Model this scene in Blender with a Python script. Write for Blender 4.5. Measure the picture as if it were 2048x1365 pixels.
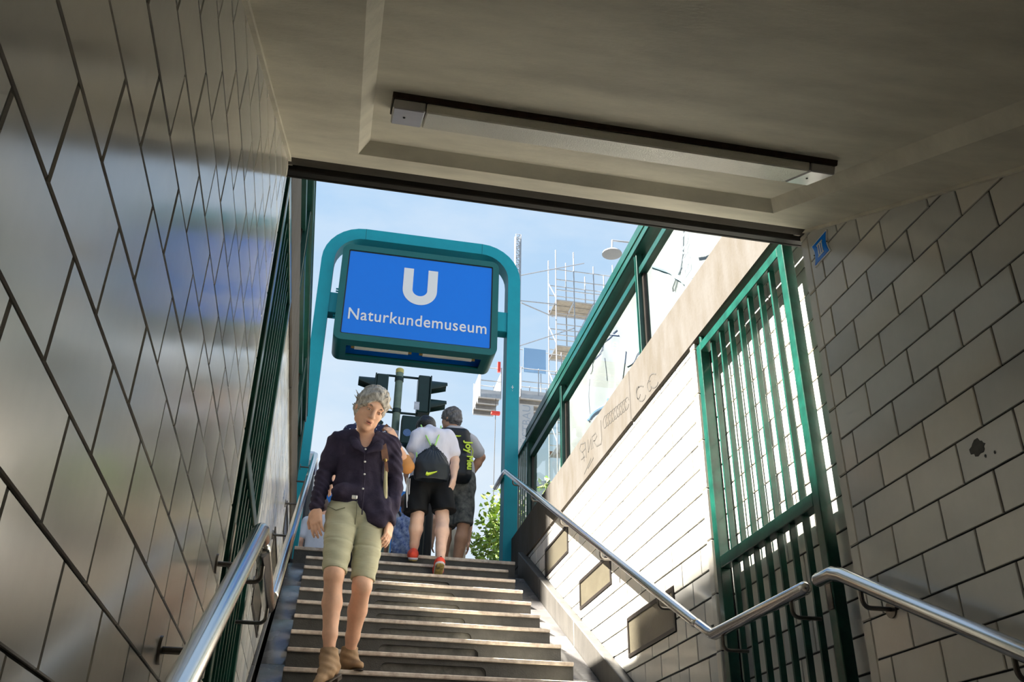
import bpy, bmesh, math, random
import numpy as np
from mathutils import Vector, Matrix

for _o in list(bpy.data.objects):
    bpy.data.objects.remove(_o, do_unlink=True)
SC = bpy.context.scene
COL = SC.collection
random.seed(7)
R = math.radians

# ------------------------------------------------------------------ camera (at the world origin, eye of the photographer)
FPX = 1880.0
CR = np.array([[0.97933119, -0.20170801, 0.01497646],     # image right
               [0.11026739, 0.4703608, -0.875558],        # image down
               [0.16956272, 0.85911268, 0.48288082]])     # viewing direction
cam_data = bpy.data.cameras.new('camera')
cam = bpy.data.objects.new('camera', cam_data)
COL.objects.link(cam)
cam_data.sensor_width = 36.0
cam_data.lens = FPX / 2048.0 * 36.0
cam_data.clip_start = 0.02
cam_data.clip_end = 500
m = Matrix.Identity(4)
for i in range(3):
    m[i][0] = CR[0][i]
    m[i][1] = -CR[1][i]
    m[i][2] = -CR[2][i]
cam.matrix_world = m
SC.camera = cam

# ------------------------------------------------------------------ sky, sun, exposure
world = bpy.data.worlds.new('sky')
SC.world = world
world.use_nodes = True
wn = world.node_tree
wn.nodes.clear()
w_out = wn.nodes.new('ShaderNodeOutputWorld')
w_bg = wn.nodes.new('ShaderNodeBackground')
w_tc = wn.nodes.new('ShaderNodeTexCoord')
w_sep = wn.nodes.new('ShaderNodeSeparateXYZ')
w_ramp = wn.nodes.new('ShaderNodeValToRGB')
w_map = wn.nodes.new('ShaderNodeMapping')
w_noise = wn.nodes.new('ShaderNodeTexNoise')
w_cr = wn.nodes.new('ShaderNodeValToRGB')
w_mix = wn.nodes.new('ShaderNodeMixRGB')
L = wn.links.new
L(w_tc.outputs['Generated'], w_sep.inputs[0])
L(w_sep.outputs['Z'], w_ramp.inputs[0])
er = w_ramp.color_ramp.elements
er[0].position = 0.0
er[0].color = (0.80, 0.90, 0.98, 1)
er[1].position = 1.0
er[1].color = (0.26, 0.47, 0.85, 1)
e = er.new(0.28)
e.color = (0.64, 0.80, 0.95, 1)
e = er.new(0.60)
e.color = (0.47, 0.69, 0.95, 1)
L(w_tc.outputs['Generated'], w_map.inputs[0])
w_map.inputs['Scale'].default_value = (1.4, 2.2, 3.4)
L(w_map.outputs[0], w_noise.inputs['Vector'])
w_noise.inputs['Scale'].default_value = 2.2
w_noise.inputs['Detail'].default_value = 6
w_noise.inputs['Roughness'].default_value = 0.55
L(w_noise.outputs['Fac'], w_cr.inputs[0])
w_cr.color_ramp.elements[0].position = 0.46
w_cr.color_ramp.elements[0].color = (0, 0, 0, 1)
w_cr.color_ramp.elements[1].position = 0.78
w_cr.color_ramp.elements[1].color = (0.75, 0.75, 0.75, 1)
L(w_cr.outputs[0], w_mix.inputs[0])
L(w_ramp.outputs[0], w_mix.inputs[1])
w_mix.inputs[2].default_value = (0.90, 0.95, 1.0, 1)
L(w_mix.outputs[0], w_bg.inputs[0])
w_bg.inputs[1].default_value = 1.0
L(w_bg.outputs[0], w_out.inputs[0])

sun_data = bpy.data.lights.new('sun', 'SUN')
sun = bpy.data.objects.new('sun', sun_data)
COL.objects.link(sun)
sun_data.energy = 48.0
sun_data.angle = R(0.6)
sun_data.color = (1.0, 0.95, 0.86)
SUN_DIR = Vector((1.0, -0.05, -1.27)).normalized()
sun.rotation_euler = SUN_DIR.to_track_quat('-Z', 'Y').to_euler()

SC.view_settings.view_transform = 'Standard'
SC.view_settings.look = 'None'
SC.view_settings.gamma = 1.0
SC.view_settings.use_curve_mapping = False
SC.view_settings.exposure = 0.0


def ray(px, py):
    return CR.T @ np.array([(px - 1024) / FPX, (py - 682.5) / FPX, 1.0])


def onY(px, py, y):            # the point at depth y seen at a pixel of the 2048 x 1365 frame
    d = ray(px, py)
    return np.array(d * (y / d[1]))


def onX(px, py, x):
    d = ray(px, py)
    return np.array(d * (x / d[0]))


# ------------------------------------------------------------------ materials
MATS = {}


def mat(name, col, rough=0.6, metal=0.0, noise=0.0, nscale=8.0, bump=0.0, bscale=40.0, spec=0.5, col2=None,
        rand=0.0, rand_col=None, trans=0.0, stretch=None, coat=0.0, island=False, alpha=1.0, emit=0.0, ior=1.45,
        rnoise=0.0):
    m = bpy.data.materials.new(name)
    m.use_nodes = True
    nt = m.node_tree
    b = nt.nodes['Principled BSDF']
    lk = nt.links.new
    b.inputs['Base Color'].default_value = (*col, 1)
    b.inputs['Roughness'].default_value = rough
    b.inputs['Metallic'].default_value = metal
    b.inputs['Specular IOR Level'].default_value = spec
    b.inputs['Transmission Weight'].default_value = trans
    b.inputs['Coat Weight'].default_value = coat
    b.inputs['Coat Roughness'].default_value = 0.08
    b.inputs['Alpha'].default_value = alpha
    b.inputs['IOR'].default_value = ior
    if emit:
        b.inputs['Emission Color'].default_value = (*col, 1)
        b.inputs['Emission Strength'].default_value = emit
    vec = None
    if noise or bump or rnoise:
        tc = nt.nodes.new('ShaderNodeTexCoord')
        mp = nt.nodes.new('ShaderNodeMapping')
        lk(tc.outputs['Object'], mp.inputs[0])
        if stretch:
            mp.inputs['Scale'].default_value = stretch
        vec = mp.outputs[0]
    src = None
    if rand or rand_col:
        if island:
            gi = nt.nodes.new('ShaderNodeNewGeometry')
            rv = gi.outputs['Random Per Island']
        else:
            oi = nt.nodes.new('ShaderNodeObjectInfo')
            rv = oi.outputs['Random']
        rp = nt.nodes.new('ShaderNodeValToRGB')
        lk(rv, rp.inputs[0])
        c2 = rand_col or tuple(c * (1 - rand) for c in col)
        rp.color_ramp.elements[0].color = (*col, 1)
        rp.color_ramp.elements[1].color = (*c2, 1)
        src = rp.outputs[0]
    if noise:
        nz = nt.nodes.new('ShaderNodeTexNoise')
        lk(vec, nz.inputs['Vector'])
        nz.inputs['Scale'].default_value = nscale
        nz.inputs['Detail'].default_value = 7
        nz.inputs['Roughness'].default_value = 0.62
        rp = nt.nodes.new('ShaderNodeValToRGB')
        lk(nz.outputs['Fac'], rp.inputs[0])
        rp.color_ramp.elements[0].position = 0.32
        rp.color_ramp.elements[1].position = 0.68
        c2 = col2 or tuple(c * (1 - noise) for c in col)
        if src is None:
            rp.color_ramp.elements[0].color = (*c2, 1)
            rp.color_ramp.elements[1].color = (*col, 1)
            src = rp.outputs[0]
        else:
            k = 1 - noise
            rp.color_ramp.elements[0].color = (k, k, k, 1)
            rp.color_ramp.elements[1].color = (1, 1, 1, 1)
            mx = nt.nodes.new('ShaderNodeMixRGB')
            mx.blend_type = 'MULTIPLY'
            mx.inputs[0].default_value = 1
            lk(src, mx.inputs[1])
            lk(rp.outputs[0], mx.inputs[2])
            src = mx.outputs[0]
    if src is not None:
        lk(src, b.inputs['Base Color'])
    if rnoise:
        nz = nt.nodes.new('ShaderNodeTexNoise')
        lk(vec, nz.inputs['Vector'])
        nz.inputs['Scale'].default_value = nscale * 0.7
        nz.inputs['Detail'].default_value = 4
        mr = nt.nodes.new('ShaderNodeMapRange')
        lk(nz.outputs['Fac'], mr.inputs['Value'])
        mr.inputs['From Min'].default_value = 0.3
        mr.inputs['From Max'].default_value = 0.7
        mr.inputs['To Min'].default_value = max(0.02, rough - rnoise)
        mr.inputs['To Max'].default_value = rough + rnoise
        lk(mr.outputs[0], b.inputs['Roughness'])
    if bump:
        nz = nt.nodes.new('ShaderNodeTexNoise')
        lk(vec, nz.inputs['Vector'])
        nz.inputs['Scale'].default_value = bscale
        nz.inputs['Detail'].default_value = 5
        bp = nt.nodes.new('ShaderNodeBump')
        bp.inputs['Strength'].default_value = bump
        bp.inputs['Distance'].default_value = 0.01
        lk(nz.outputs['Fac'], bp.inputs['Height'])
        lk(bp.outputs[0], b.inputs['Normal'])
    MATS[name] = m
    return m


def glass_mat(name, col, rough=0.02, tint=0.85):
    # thin sheet glass: mostly clear, reflecting by Fresnel
    m = bpy.data.materials.new(name)
    m.use_nodes = True
    nt = m.node_tree
    nt.nodes.clear()
    o = nt.nodes.new('ShaderNodeOutputMaterial')
    t = nt.nodes.new('ShaderNodeBsdfTransparent')
    g = nt.nodes.new('ShaderNodeBsdfGlossy')
    fr = nt.nodes.new('ShaderNodeFresnel')
    mx = nt.nodes.new('ShaderNodeMixShader')
    t.inputs[0].default_value = (*[c * tint for c in col], 1)
    g.inputs['Roughness'].default_value = rough
    fr.inputs[0].default_value = 1.45
    ge = nt.nodes.new('ShaderNodeNewGeometry')
    mm = nt.nodes.new('ShaderNodeMath')
    mm.operation = 'MULTIPLY_ADD'                 # only the outer surfaces reflect
    mm.inputs[1].default_value = -1.0
    mm.inputs[2].default_value = 1.0
    nt.links.new(ge.outputs['Backfacing'], mm.inputs[0])
    m2 = nt.nodes.new('ShaderNodeMath')
    m2.operation = 'MULTIPLY'
    nt.links.new(fr.outputs[0], m2.inputs[0])
    nt.links.new(mm.outputs[0], m2.inputs[1])
    nt.links.new(m2.outputs[0], mx.inputs[0])
    nt.links.new(t.outputs[0], mx.inputs[1])
    nt.links.new(g.outputs[0], mx.inputs[2])
    nt.links.new(mx.outputs[0], o.inputs[0])
    MATS[name] = m
    return m


mat('ceiling_paint', (0.78, 0.73, 0.60), 0.75, noise=0.30, nscale=2.6, bump=0.12, bscale=60, stretch=(0.8, 1.6, 1.6))
mat('tile', (0.70, 0.66, 0.58), 0.18, noise=0.10, nscale=5, rand_col=(0.52, 0.52, 0.50), bump=0.03, bscale=5, spec=1.0, rnoise=0.05)
mat('tile_mass', (0.70, 0.66, 0.58), 0.18, noise=0.10, nscale=5, rand_col=(0.52, 0.52, 0.50), bump=0.03, bscale=5, spec=1.0, island=True)
mat('tile_trim', (0.68, 0.64, 0.56), 0.25, noise=0.15, nscale=6, rand=0.12)
mat('grout', (0.035, 0.032, 0.028), 0.9, noise=0.3, nscale=20)
mat('step_stone', (0.06, 0.057, 0.052), 0.55, noise=0.45, nscale=9, bump=0.25, bscale=120, stretch=(1, 1, 1))
mat('step_recess', (0.12, 0.115, 0.105), 0.7, noise=0.55, nscale=14, bump=0.2, bscale=60)
mat('tread_edge', (0.66, 0.58, 0.50), 0.5, noise=0.55, nscale=22, col2=(0.36, 0.28, 0.23), bump=0.15, bscale=90)
mat('gutter_stone', (0.16, 0.15, 0.145), 0.22, noise=0.35, nscale=7, bump=0.06, bscale=50, rnoise=0.12)
mat('skirting_stone', (0.085, 0.078, 0.068), 0.55, noise=0.35, nscale=5, bump=0.12, bscale=60, stretch=(1, 3, 0.7))
mat('coping_concrete', (0.090, 0.083, 0.075), 0.85, noise=0.32, nscale=3.5, col2=(0.068, 0.058, 0.045), spec=0.2, bump=0.15, bscale=50, stretch=(1, 2.5, 0.8))
mat('graffiti', (0.045, 0.040, 0.033), 0.8)
mat('dark_metal', (0.018, 0.016, 0.013), 0.55, noise=0.4, nscale=12)
mat('gate_green', (0.005, 0.070, 0.047), 0.30, noise=0.55, nscale=14, bump=0.06, bscale=60, coat=0.2)
mat('frame_green', (0.008, 0.050, 0.040), 0.30, noise=0.35, nscale=10, coat=0.2)
mat('box_green', (0.006, 0.13, 0.13), 0.40, noise=0.12, nscale=5)
mat('arch_teal', (0.0, 0.34, 0.43), 0.45, noise=0.12, nscale=5)
mat('sign_blue', (0.001, 0.19, 0.82), 0.22)
mat('sign_white', (0.80, 0.81, 0.82), 0.35)
mat('steel', (0.66, 0.64, 0.61), 0.17, metal=1.0, noise=0.08, nscale=30, bump=0.02, bscale=200, stretch=(1, 30, 30))
mat('steel_dark', (0.20, 0.18, 0.16), 0.32, metal=1.0, noise=0.3, nscale=20)
mat('galvanised', (0.42, 0.43, 0.45), 0.4, metal=0.55, noise=0.2, nscale=10)
mat('galvanised_mass', (0.70, 0.71, 0.72), 0.4, metal=0.55, noise=0.2, nscale=10)
mat('deck_board', (0.36, 0.33, 0.28), 0.7, noise=0.35, nscale=6)
mat('white_panel', (0.45, 0.46, 0.48), 0.4, noise=0.06, nscale=5)
mat('red_plastic', (0.75, 0.06, 0.04), 0.45)
mat('lamp_metal', (0.47, 0.46, 0.46), 0.28, metal=0.6, noise=0.15, nscale=10)
mat('lamp_diffuser', (0.86, 0.82, 0.70), 0.10, noise=0.12, nscale=5, bump=0.25, bscale=260, spec=0.6)
mat('lamp_brown', (0.06, 0.035, 0.02), 0.8, noise=0.5, nscale=30)  # dark mottled brown of the strip lamp housing
mat('panel_frame', (0.035, 0.029, 0.025), 0.4, metal=0.4, noise=0.3, nscale=20)
mat('panel_pane', (0.10, 0.088, 0.062), 0.25, noise=0.22, nscale=4, bump=0.05, bscale=150)
mat('tarp', (0.165, 0.165, 0.17), 0.55, noise=0.10, nscale=3, bump=0.3, bscale=3)
mat('rope', (0.20, 0.21, 0.24), 0.8)
mat('print_grey', (0.30, 0.34, 0.40), 0.7)
mat('print_orange', (0.75, 0.38, 0.22), 0.7)
mat('print_blue', (0.25, 0.42, 0.65), 0.7)
mat('asphalt', (0.10, 0.10, 0.10), 0.85, noise=0.3, nscale=20, bump=0.2, bscale=90)
mat('floor_stone', (0.17, 0.16, 0.15), 0.5, noise=0.3, nscale=6)
mat('tl_green', (0.010, 0.035, 0.030), 0.4, noise=0.2, nscale=10)
mat('pole_green', (0.20, 0.27, 0.20), 0.5, noise=0.25, nscale=14)
mat('pole_yellow', (0.62, 0.52, 0.16), 0.5)
mat('sticker', (0.72, 0.74, 0.80), 0.4, noise=0.3, nscale=40)
mat('sticker_blue', (0.12, 0.22, 0.45), 0.4, noise=0.3, nscale=60)
mat('black_plastic', (0.012, 0.013, 0.015), 0.45)
mat('bark', (0.12, 0.085, 0.06), 0.9, noise=0.4, nscale=12, bump=0.4, bscale=30)
mat('leaf', (0.16, 0.30, 0.045), 0.5, rand_col=(0.34, 0.40, 0.06), island=True)
mat('fill_lamp_glow', (1.0, 0.92, 0.78), 0.4, emit=4.0)  # glow of the added fill lamps behind the camera
mat('tube_white', (0.80, 0.78, 0.70), 0.3)
mat('brass', (0.45, 0.30, 0.10), 0.4, metal=0.8)
mat('facade', (0.50, 0.46, 0.38), 0.85, noise=0.15, nscale=2)
mat('facade_grey', (0.42, 0.42, 0.40), 0.85, noise=0.15, nscale=2)
mat('window_dark', (0.03, 0.04, 0.05), 0.08, spec=0.7)
mat('window_frame', (0.70, 0.69, 0.66), 0.5)
mat('van_white', (0.62, 0.64, 0.66), 0.25, coat=0.4)
mat('lens_dark', (0.02, 0.02, 0.02), 0.15)
mat('stain', (0.10, 0.095, 0.08), 0.8, noise=0.4, nscale=30)
glass_mat('pane_glass', (0.93, 0.98, 0.95), tint=0.97)

# people
mat('skin', (0.80, 0.46, 0.31), 0.5, noise=0.16, nscale=18, bump=0.04, bscale=120, spec=0.4)
mat('skin_tan', (0.52, 0.29, 0.19), 0.5, noise=0.16, nscale=18, spec=0.4)
mat('skin_pale', (0.80, 0.52, 0.40), 0.5, noise=0.14, nscale=18, spec=0.4)
mat('lip', (0.55, 0.20, 0.15), 0.4)
mat('mouth_dark', (0.10, 0.025, 0.02), 0.5)
mat('eye_white', (0.55, 0.50, 0.46), 0.2)
mat('iris', (0.05, 0.035, 0.025), 0.15)
mat('brow', (0.20, 0.125, 0.085), 0.8)
mat('eye_shadow', (0.34, 0.17, 0.11), 0.6)
mat('nail_pink', (0.80, 0.12, 0.20), 0.3)
mat('hair_grey', (0.66, 0.60, 0.52), 0.6, noise=0.85, nscale=42, col2=(0.14, 0.115, 0.09), bump=0.9, bscale=70, stretch=(1, 1, 0.45))
mat('hair_dark', (0.040, 0.037, 0.040), 0.5, noise=0.6, nscale=60, col2=(0.20, 0.19, 0.19), bump=0.7, bscale=90, stretch=(1, 1, 0.4))
mat('hair_black', (0.018, 0.015, 0.014), 0.45, noise=0.5, nscale=60, bump=0.6, bscale=90)
mat('hair_brown', (0.10, 0.05, 0.03), 0.5, noise=0.5, nscale=50, bump=0.6, bscale=80, stretch=(1, 1, 0.3))
mat('shirt_plum', (0.046, 0.036, 0.062), 0.85, noise=0.42, nscale=14, bump=0.55, bscale=22, spec=0.2)
mat('button', (0.65, 0.62, 0.58), 0.3)
mat('shorts_olive', (0.50, 0.47, 0.32), 0.8, noise=0.14, nscale=10, bump=0.45, bscale=13, spec=0.2, stretch=(0.6, 0.6, 2.2))
mat('seam_olive', (0.20, 0.19, 0.12), 0.85)
mat('suede', (0.36, 0.22, 0.115), 0.75, noise=0.3, nscale=20, bump=0.2, bscale=40)
mat('sole_dark', (0.05, 0.035, 0.025), 0.7)
mat('strap_brown', (0.22, 0.10, 0.055), 0.6, noise=0.3, nscale=20)
mat('canvas_cream', (0.55, 0.48, 0.28), 0.8, noise=0.2, nscale=12)
mat('tee_white', (0.80, 0.78, 0.90), 0.85, noise=0.10, nscale=6, bump=0.7, bscale=14, spec=0.2, stretch=(1.4, 1, 0.5))
mat('tee_grey', (0.52, 0.52, 0.56), 0.85, noise=0.12, nscale=6, bump=0.5, bscale=14, spec=0.2)
mat('shorts_black', (0.006, 0.006, 0.007), 0.75, noise=0.3, nscale=8, bump=0.5, bscale=10, spec=0.3)
mat('stripe_white', (0.80, 0.80, 0.82), 0.7)
mat('camo', (0.16, 0.16, 0.15), 0.85, noise=0.8, nscale=16, col2=(0.022, 0.026, 0.030), bump=0.3, bscale=14)
mat('bag_black', (0.010, 0.013, 0.018), 0.55, noise=0.3, nscale=10, bump=0.4, bscale=18)
mat('bag_navy', (0.014, 0.019, 0.028), 0.42, noise=0.3, nscale=8, bump=0.25, bscale=14)
mat('lime', (0.62, 0.80, 0.06), 0.5)
mat('cord_lime', (0.46, 0.80, 0.22), 0.6)
mat('sneaker_red', (0.85, 0.075, 0.035), 0.55, noise=0.15, nscale=30)
mat('sneaker_sole', (0.60, 0.55, 0.58), 0.6)
mat('sneaker_tread', (0.05, 0.045, 0.035), 0.7, noise=0.8, nscale=26, col2=(0.55, 0.40, 0.10))
mat('polka', (0.016, 0.018, 0.055), 0.8)
mat('polka_dot', (0.62, 0.66, 0.80), 0.8)
mat('black_cloth', (0.013, 0.013, 0.018), 0.8, noise=0.3, nscale=10, bump=0.3, bscale=18)
mat('cuff_tan', (0.55, 0.24, 0.07), 0.7)
mat('cloth_white', (0.72, 0.72, 0.78), 0.85, noise=0.12, nscale=8)
mat('cloth_blue', (0.03, 0.18, 0.60), 0.6, noise=0.2, nscale=8)
mat('denim', (0.03, 0.045, 0.10), 0.85, noise=0.3, nscale=14)
mat('cloth_beige', (0.62, 0.54, 0.42), 0.85, noise=0.12, nscale=8)
mat('bag_floral', (0.04, 0.08, 0.26), 0.8, noise=0.9, nscale=26, col2=(0.40, 0.46, 0.62))
mat('board_blue', (0.02, 0.20, 0.62), 0.4)
mat('watch', (0.62, 0.72, 0.68), 0.4)


# ------------------------------------------------------------------ object helpers
def base_of(o):
    v = Vector((0, 0, 0))
    while o is not None:
        v += o.location
        o = o.parent
    return v


def tag(o, label=None, cat=None, group=None, kind=None):
    if label:
        o['label'] = label
    if cat:
        o['category'] = cat
    if group:
        o['group'] = group
    if kind:
        o['kind'] = kind
    return o


def thing(name, loc, label, cat, group=None):
    o = bpy.data.objects.new(name, None)
    COL.objects.link(o)
    o.location = loc
    o.empty_display_size = 0.1
    return tag(o, label, cat, group)


def shade(me, ang=35):
    me.polygons.foreach_set('use_smooth', [True] * len(me.polygons))
    try:
        me.set_sharp_from_angle(angle=R(ang))
    except Exception:
        pass


class MB:
    """collects faces in world coordinates; build() links them as one mesh object"""

    def __init__(self):
        self.v = []
        self.f = []

    def add(self, vs, fs):
        o = len(self.v)
        self.v += [tuple(float(c) for c in p) for p in vs]
        self.f += [tuple(i + o for i in f) for f in fs]
        return self

    def box(self, lo, hi):
        x0, y0, z0 = [min(a, b) for a, b in zip(lo, hi)]
        x1, y1, z1 = [max(a, b) for a, b in zip(lo, hi)]
        return self.add([(x0, y0, z0), (x1, y0, z0), (x1, y1, z0), (x0, y1, z0), (x0, y0, z1), (x1, y0, z1), (x1, y1, z1), (x0, y1, z1)],
                        [(0, 3, 2, 1), (4, 5, 6, 7), (0, 1, 5, 4), (1, 2, 6, 5), (2, 3, 7, 6), (3, 0, 4, 7)])

    def beam(self, a, b, w, h, up=(0, 0, 1)):
        a = Vector(a)
        b = Vector(b)
        d = (b - a).normalized()
        u = Vector(up)
        s = d.cross(u)
        if s.length < 1e-5:
            s = d.cross(Vector((1, 0, 0)))
        s.normalize()
        u = s.cross(d).normalized()
        vs = []
        for p in (a, b):
            for i, j in ((-1, -1), (1, -1), (1, 1), (-1, 1)):
                vs.append(p + s * (i * w / 2) + u * (j * h / 2))
        return self.add(vs, [(3, 2, 1, 0), (4, 5, 6, 7), (0, 1, 5, 4), (1, 2, 6, 5), (2, 3, 7, 6), (3, 0, 4, 7)])

    def tube(self, pts, r, n=12, caps=True, round_ends=False):
        P = [Vector(p) for p in pts]
        rs = list(r) if hasattr(r, '__len__') else [r] * len(P)
        if round_ends:
            d0 = (P[0] - P[1]).normalized()
            d1 = (P[-1] - P[-2]).normalized()
            a = [(P[0] + d0 * rs[0] * math.sin(t), rs[0] * math.cos(t)) for t in (1.35, 0.9, 0.45)]
            b = [(P[-1] + d1 * rs[-1] * math.sin(t), rs[-1] * math.cos(t)) for t in (0.45, 0.9, 1.35)]
            P = [q[0] for q in a] + P + [q[0] for q in b]
            rs = [q[1] for q in a] + rs + [q[1] for q in b]
        N = len(P)
        t = []
        for i in range(N):
            if i == 0:
                d = P[1] - P[0]
            elif i == N - 1:
                d = P[-1] - P[-2]
            else:
                d = (P[i + 1] - P[i]).normalized() + (P[i] - P[i - 1]).normalized()
            t.append(d.normalized())
        ref = Vector((0, 0, 1)) if abs(t[0].z) < 0.9 else Vector((1, 0, 0))
        s = t[0].cross(ref).normalized()
        vs = []
        for i in range(N):
            s = (s - t[i] * s.dot(t[i])).normalized()
            u = t[i].cross(s)
            k = 1.0
            if 0 < i < N - 1:
                c = t[i].dot((P[i + 1] - P[i]).normalized())
                k = 1.0 / max(c, 0.6)
            for j in range(n):
                a = 2 * math.pi * j / n
                off = s * math.cos(a) + u * math.sin(a)
                vs.append(P[i] + off * rs[i] * (1 + (k - 1) * 0.5))
        fs = []
        for i in range(N - 1):
            for j in range(n):
                k2 = (j + 1) % n
                fs.append((i * n + j, i * n + k2, (i + 1) * n + k2, (i + 1) * n + j))
        if caps:
            fs.append(tuple(range(n - 1, -1, -1)))
            fs.append(tuple((N - 1) * n + j for j in range(n)))
        return self.add(vs, fs)

    def prism(self, poly, axis, a, b):
        """poly: 2-D outline in the two other axes (cyclic order after axis), extruded from a to b"""
        n = len(poly)
        vs = []
        for c in (a, b):
            for p in poly:
                if axis == 0:
                    vs.append((c, p[0], p[1]))
                elif axis == 1:
                    vs.append((p[0], c, p[1]))
                else:
                    vs.append((p[0], p[1], c))
        fs = [tuple(range(n)), tuple(range(2 * n - 1, n - 1, -1))]
        for i in range(n):
            j = (i + 1) % n
            fs.append((i, i + n, j + n, j))
        return self.add(vs, fs)

    def ring(self, outer, inner, axis, a, b):
        """frame between two outlines of the same number of points, from a to b along the axis"""
        n = len(outer)

        def P(p, c):
            return (c, p[0], p[1]) if axis == 0 else ((p[0], c, p[1]) if axis == 1 else (p[0], p[1], c))
        vs = [P(p, c) for c in (a, b) for o in (outer, inner) for p in o]
        fs = []
        for i in range(n):
            j = (i + 1) % n
            fs.append((i, j, j + n, i + n))
            fs.append((i + 2 * n, i + 3 * n, j + 3 * n, j + 2 * n))
            fs.append((i, i + 2 * n, j + 2 * n, j))
            fs.append((i + n, j + n, j + 3 * n, i + 3 * n))
        return self.add(vs, fs)

    def ball(self, c, r, n=12, sc=(1, 1, 1)):
        vs, fs = [], []
        m_ = n // 2
        for i in range(1, m_):
            th = math.pi * i / m_
            for j in range(n):
                ph = 2 * math.pi * j / n
                vs.append((c[0] + r * sc[0] * math.sin(th) * math.cos(ph), c[1] + r * sc[1] * math.sin(th) * math.sin(ph), c[2] + r * sc[2] * math.cos(th)))
        top = len(vs)
        vs.append((c[0], c[1], c[2] + r * sc[2]))
        vs.append((c[0], c[1], c[2] - r * sc[2]))
        for j in range(n):
            k = (j + 1) % n
            fs.append((top, j, k))
            o = (m_ - 2) * n
            fs.append((top + 1, o + k, o + j))
        for i in range(m_ - 2):
            for j in range(n):
                k = (j + 1) % n
                fs.append((i * n + j, (i + 1) * n + j, (i + 1) * n + k, i * n + k))
        return self.add(vs, fs)

    def build(self, name, mat_name, parent=None, bevel=0.0, smooth=35, label=None):
        b = base_of(parent)
        me = bpy.data.meshes.new(name)
        me.from_pydata([(p[0] - b.x, p[1] - b.y, p[2] - b.z) for p in self.v], [], self.f)
        bm = bmesh.new()
        bm.from_mesh(me)
        bmesh.ops.recalc_face_normals(bm, faces=bm.faces)
        if bevel:
            bmesh.ops.bevel(bm, geom=list(bm.edges), offset=bevel, segments=1, affect='EDGES', clamp_overlap=True)
        bm.to_mesh(me)
        bm.free()
        if smooth:
            shade(me, smooth)
        me.materials.append(MATS[mat_name])
        o = bpy.data.objects.new(name, me)
        COL.objects.link(o)
        if parent is not None:
            o.parent = parent
        if label:
            o['label'] = label
        return o


def box(name, lo, hi, mat_name, parent=None, bevel=0.0):
    return MB().box(lo, hi).build(name, mat_name, parent, bevel)


def tubeo(name, pts, r, mat_name, parent=None, n=12, round_ends=False):
    return MB().tube(pts, r, n, round_ends=round_ends).build(name, mat_name, parent)


def rrect(x0, x1, z0, z1, r, n=6):
    out = []
    for cx, cz, a0 in ((x1 - r, z1 - r, 0), (x0 + r, z1 - r, 90), (x0 + r, z0 + r, 180), (x1 - r, z0 + r, 270)):
        for i in range(n + 1):
            a = R(a0 + 90 * i / n)
            out.append((cx + r * math.cos(a), cz + r * math.sin(a)))
    return out


def text_mesh(txt, size, name, mat_name, parent, M, depth=0.002, offset=0.0, spacing=1.0, align='CENTER', width=None):
    """letters as thin solid geometry; M maps text plane (x right, y up, z out) to the world"""
    cu = bpy.data.curves.new(name, 'FONT')
    cu.body = txt
    cu.size = size
    cu.align_x = align
    cu.extrude = depth
    cu.offset = offset
    cu.space_character = spacing
    cu.resolution_u = 4
    tmp = bpy.data.objects.new(name + '_tmp', cu)
    COL.objects.link(tmp)
    dg = bpy.context.evaluated_depsgraph_get()
    me = bpy.data.meshes.new_from_object(tmp.evaluated_get(dg))
    bpy.data.objects.remove(tmp, do_unlink=True)
    bpy.data.curves.remove(cu)
    if width:
        xs = [v.co.x for v in me.vertices]
        s = width / (max(xs) - min(xs))
        for v in me.vertices:
            v.co.x *= s
    b = base_of(parent)
    me.transform(Matrix.Translation(-b) @ M)
    me.materials.clear()
    me.materials.append(MATS[mat_name])
    o = bpy.data.objects.new(name, me)
    COL.objects.link(o)
    o.parent = parent
    return o


def frame(origin, xax, yax):
    x = Vector(xax).normalized()
    y = Vector(yax)
    y = (y - x * y.dot(x)).normalized()
    z = x.cross(y)
    M = Matrix.Identity(4)
    for i in range(3):
        M[i][0], M[i][1], M[i][2], M[i][3] = x[i], y[i], z[i], origin[i]
    return M


def copy_tree(o, parent=None, delta=(0, 0, 0)):
    c = o.copy()
    COL.objects.link(c)
    c.parent = parent
    if parent is None:
        c.location = o.location + Vector(delta)
    for ch in list(o.children):
        copy_tree(ch, c)
    return c


def struct(o):
    o['kind'] = 'structure'
    return o


def clip_poly(poly, a, b, c):
    """keep a*y + b*z + c >= 0"""
    out = []
    n = len(poly)
    for i in range(n):
        p, q = poly[i], poly[(i + 1) % n]
        dp = a * p[0] + b * p[1] + c
        dq = a * q[0] + b * q[1] + c
        if dp >= 0:
            out.append(p)
        if (dp >= 0) != (dq >= 0):
            t = dp / (dp - dq)
            out.append((p[0] + (q[0] - p[0]) * t, p[1] + (q[1] - p[1]) * t))
    return out


def poly_area(p):
    return 0.5 * abs(sum(p[i][0] * p[(i + 1) % len(p)][1] - p[(i + 1) % len(p)][0] * p[i][1] for i in range(len(p))))


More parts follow.
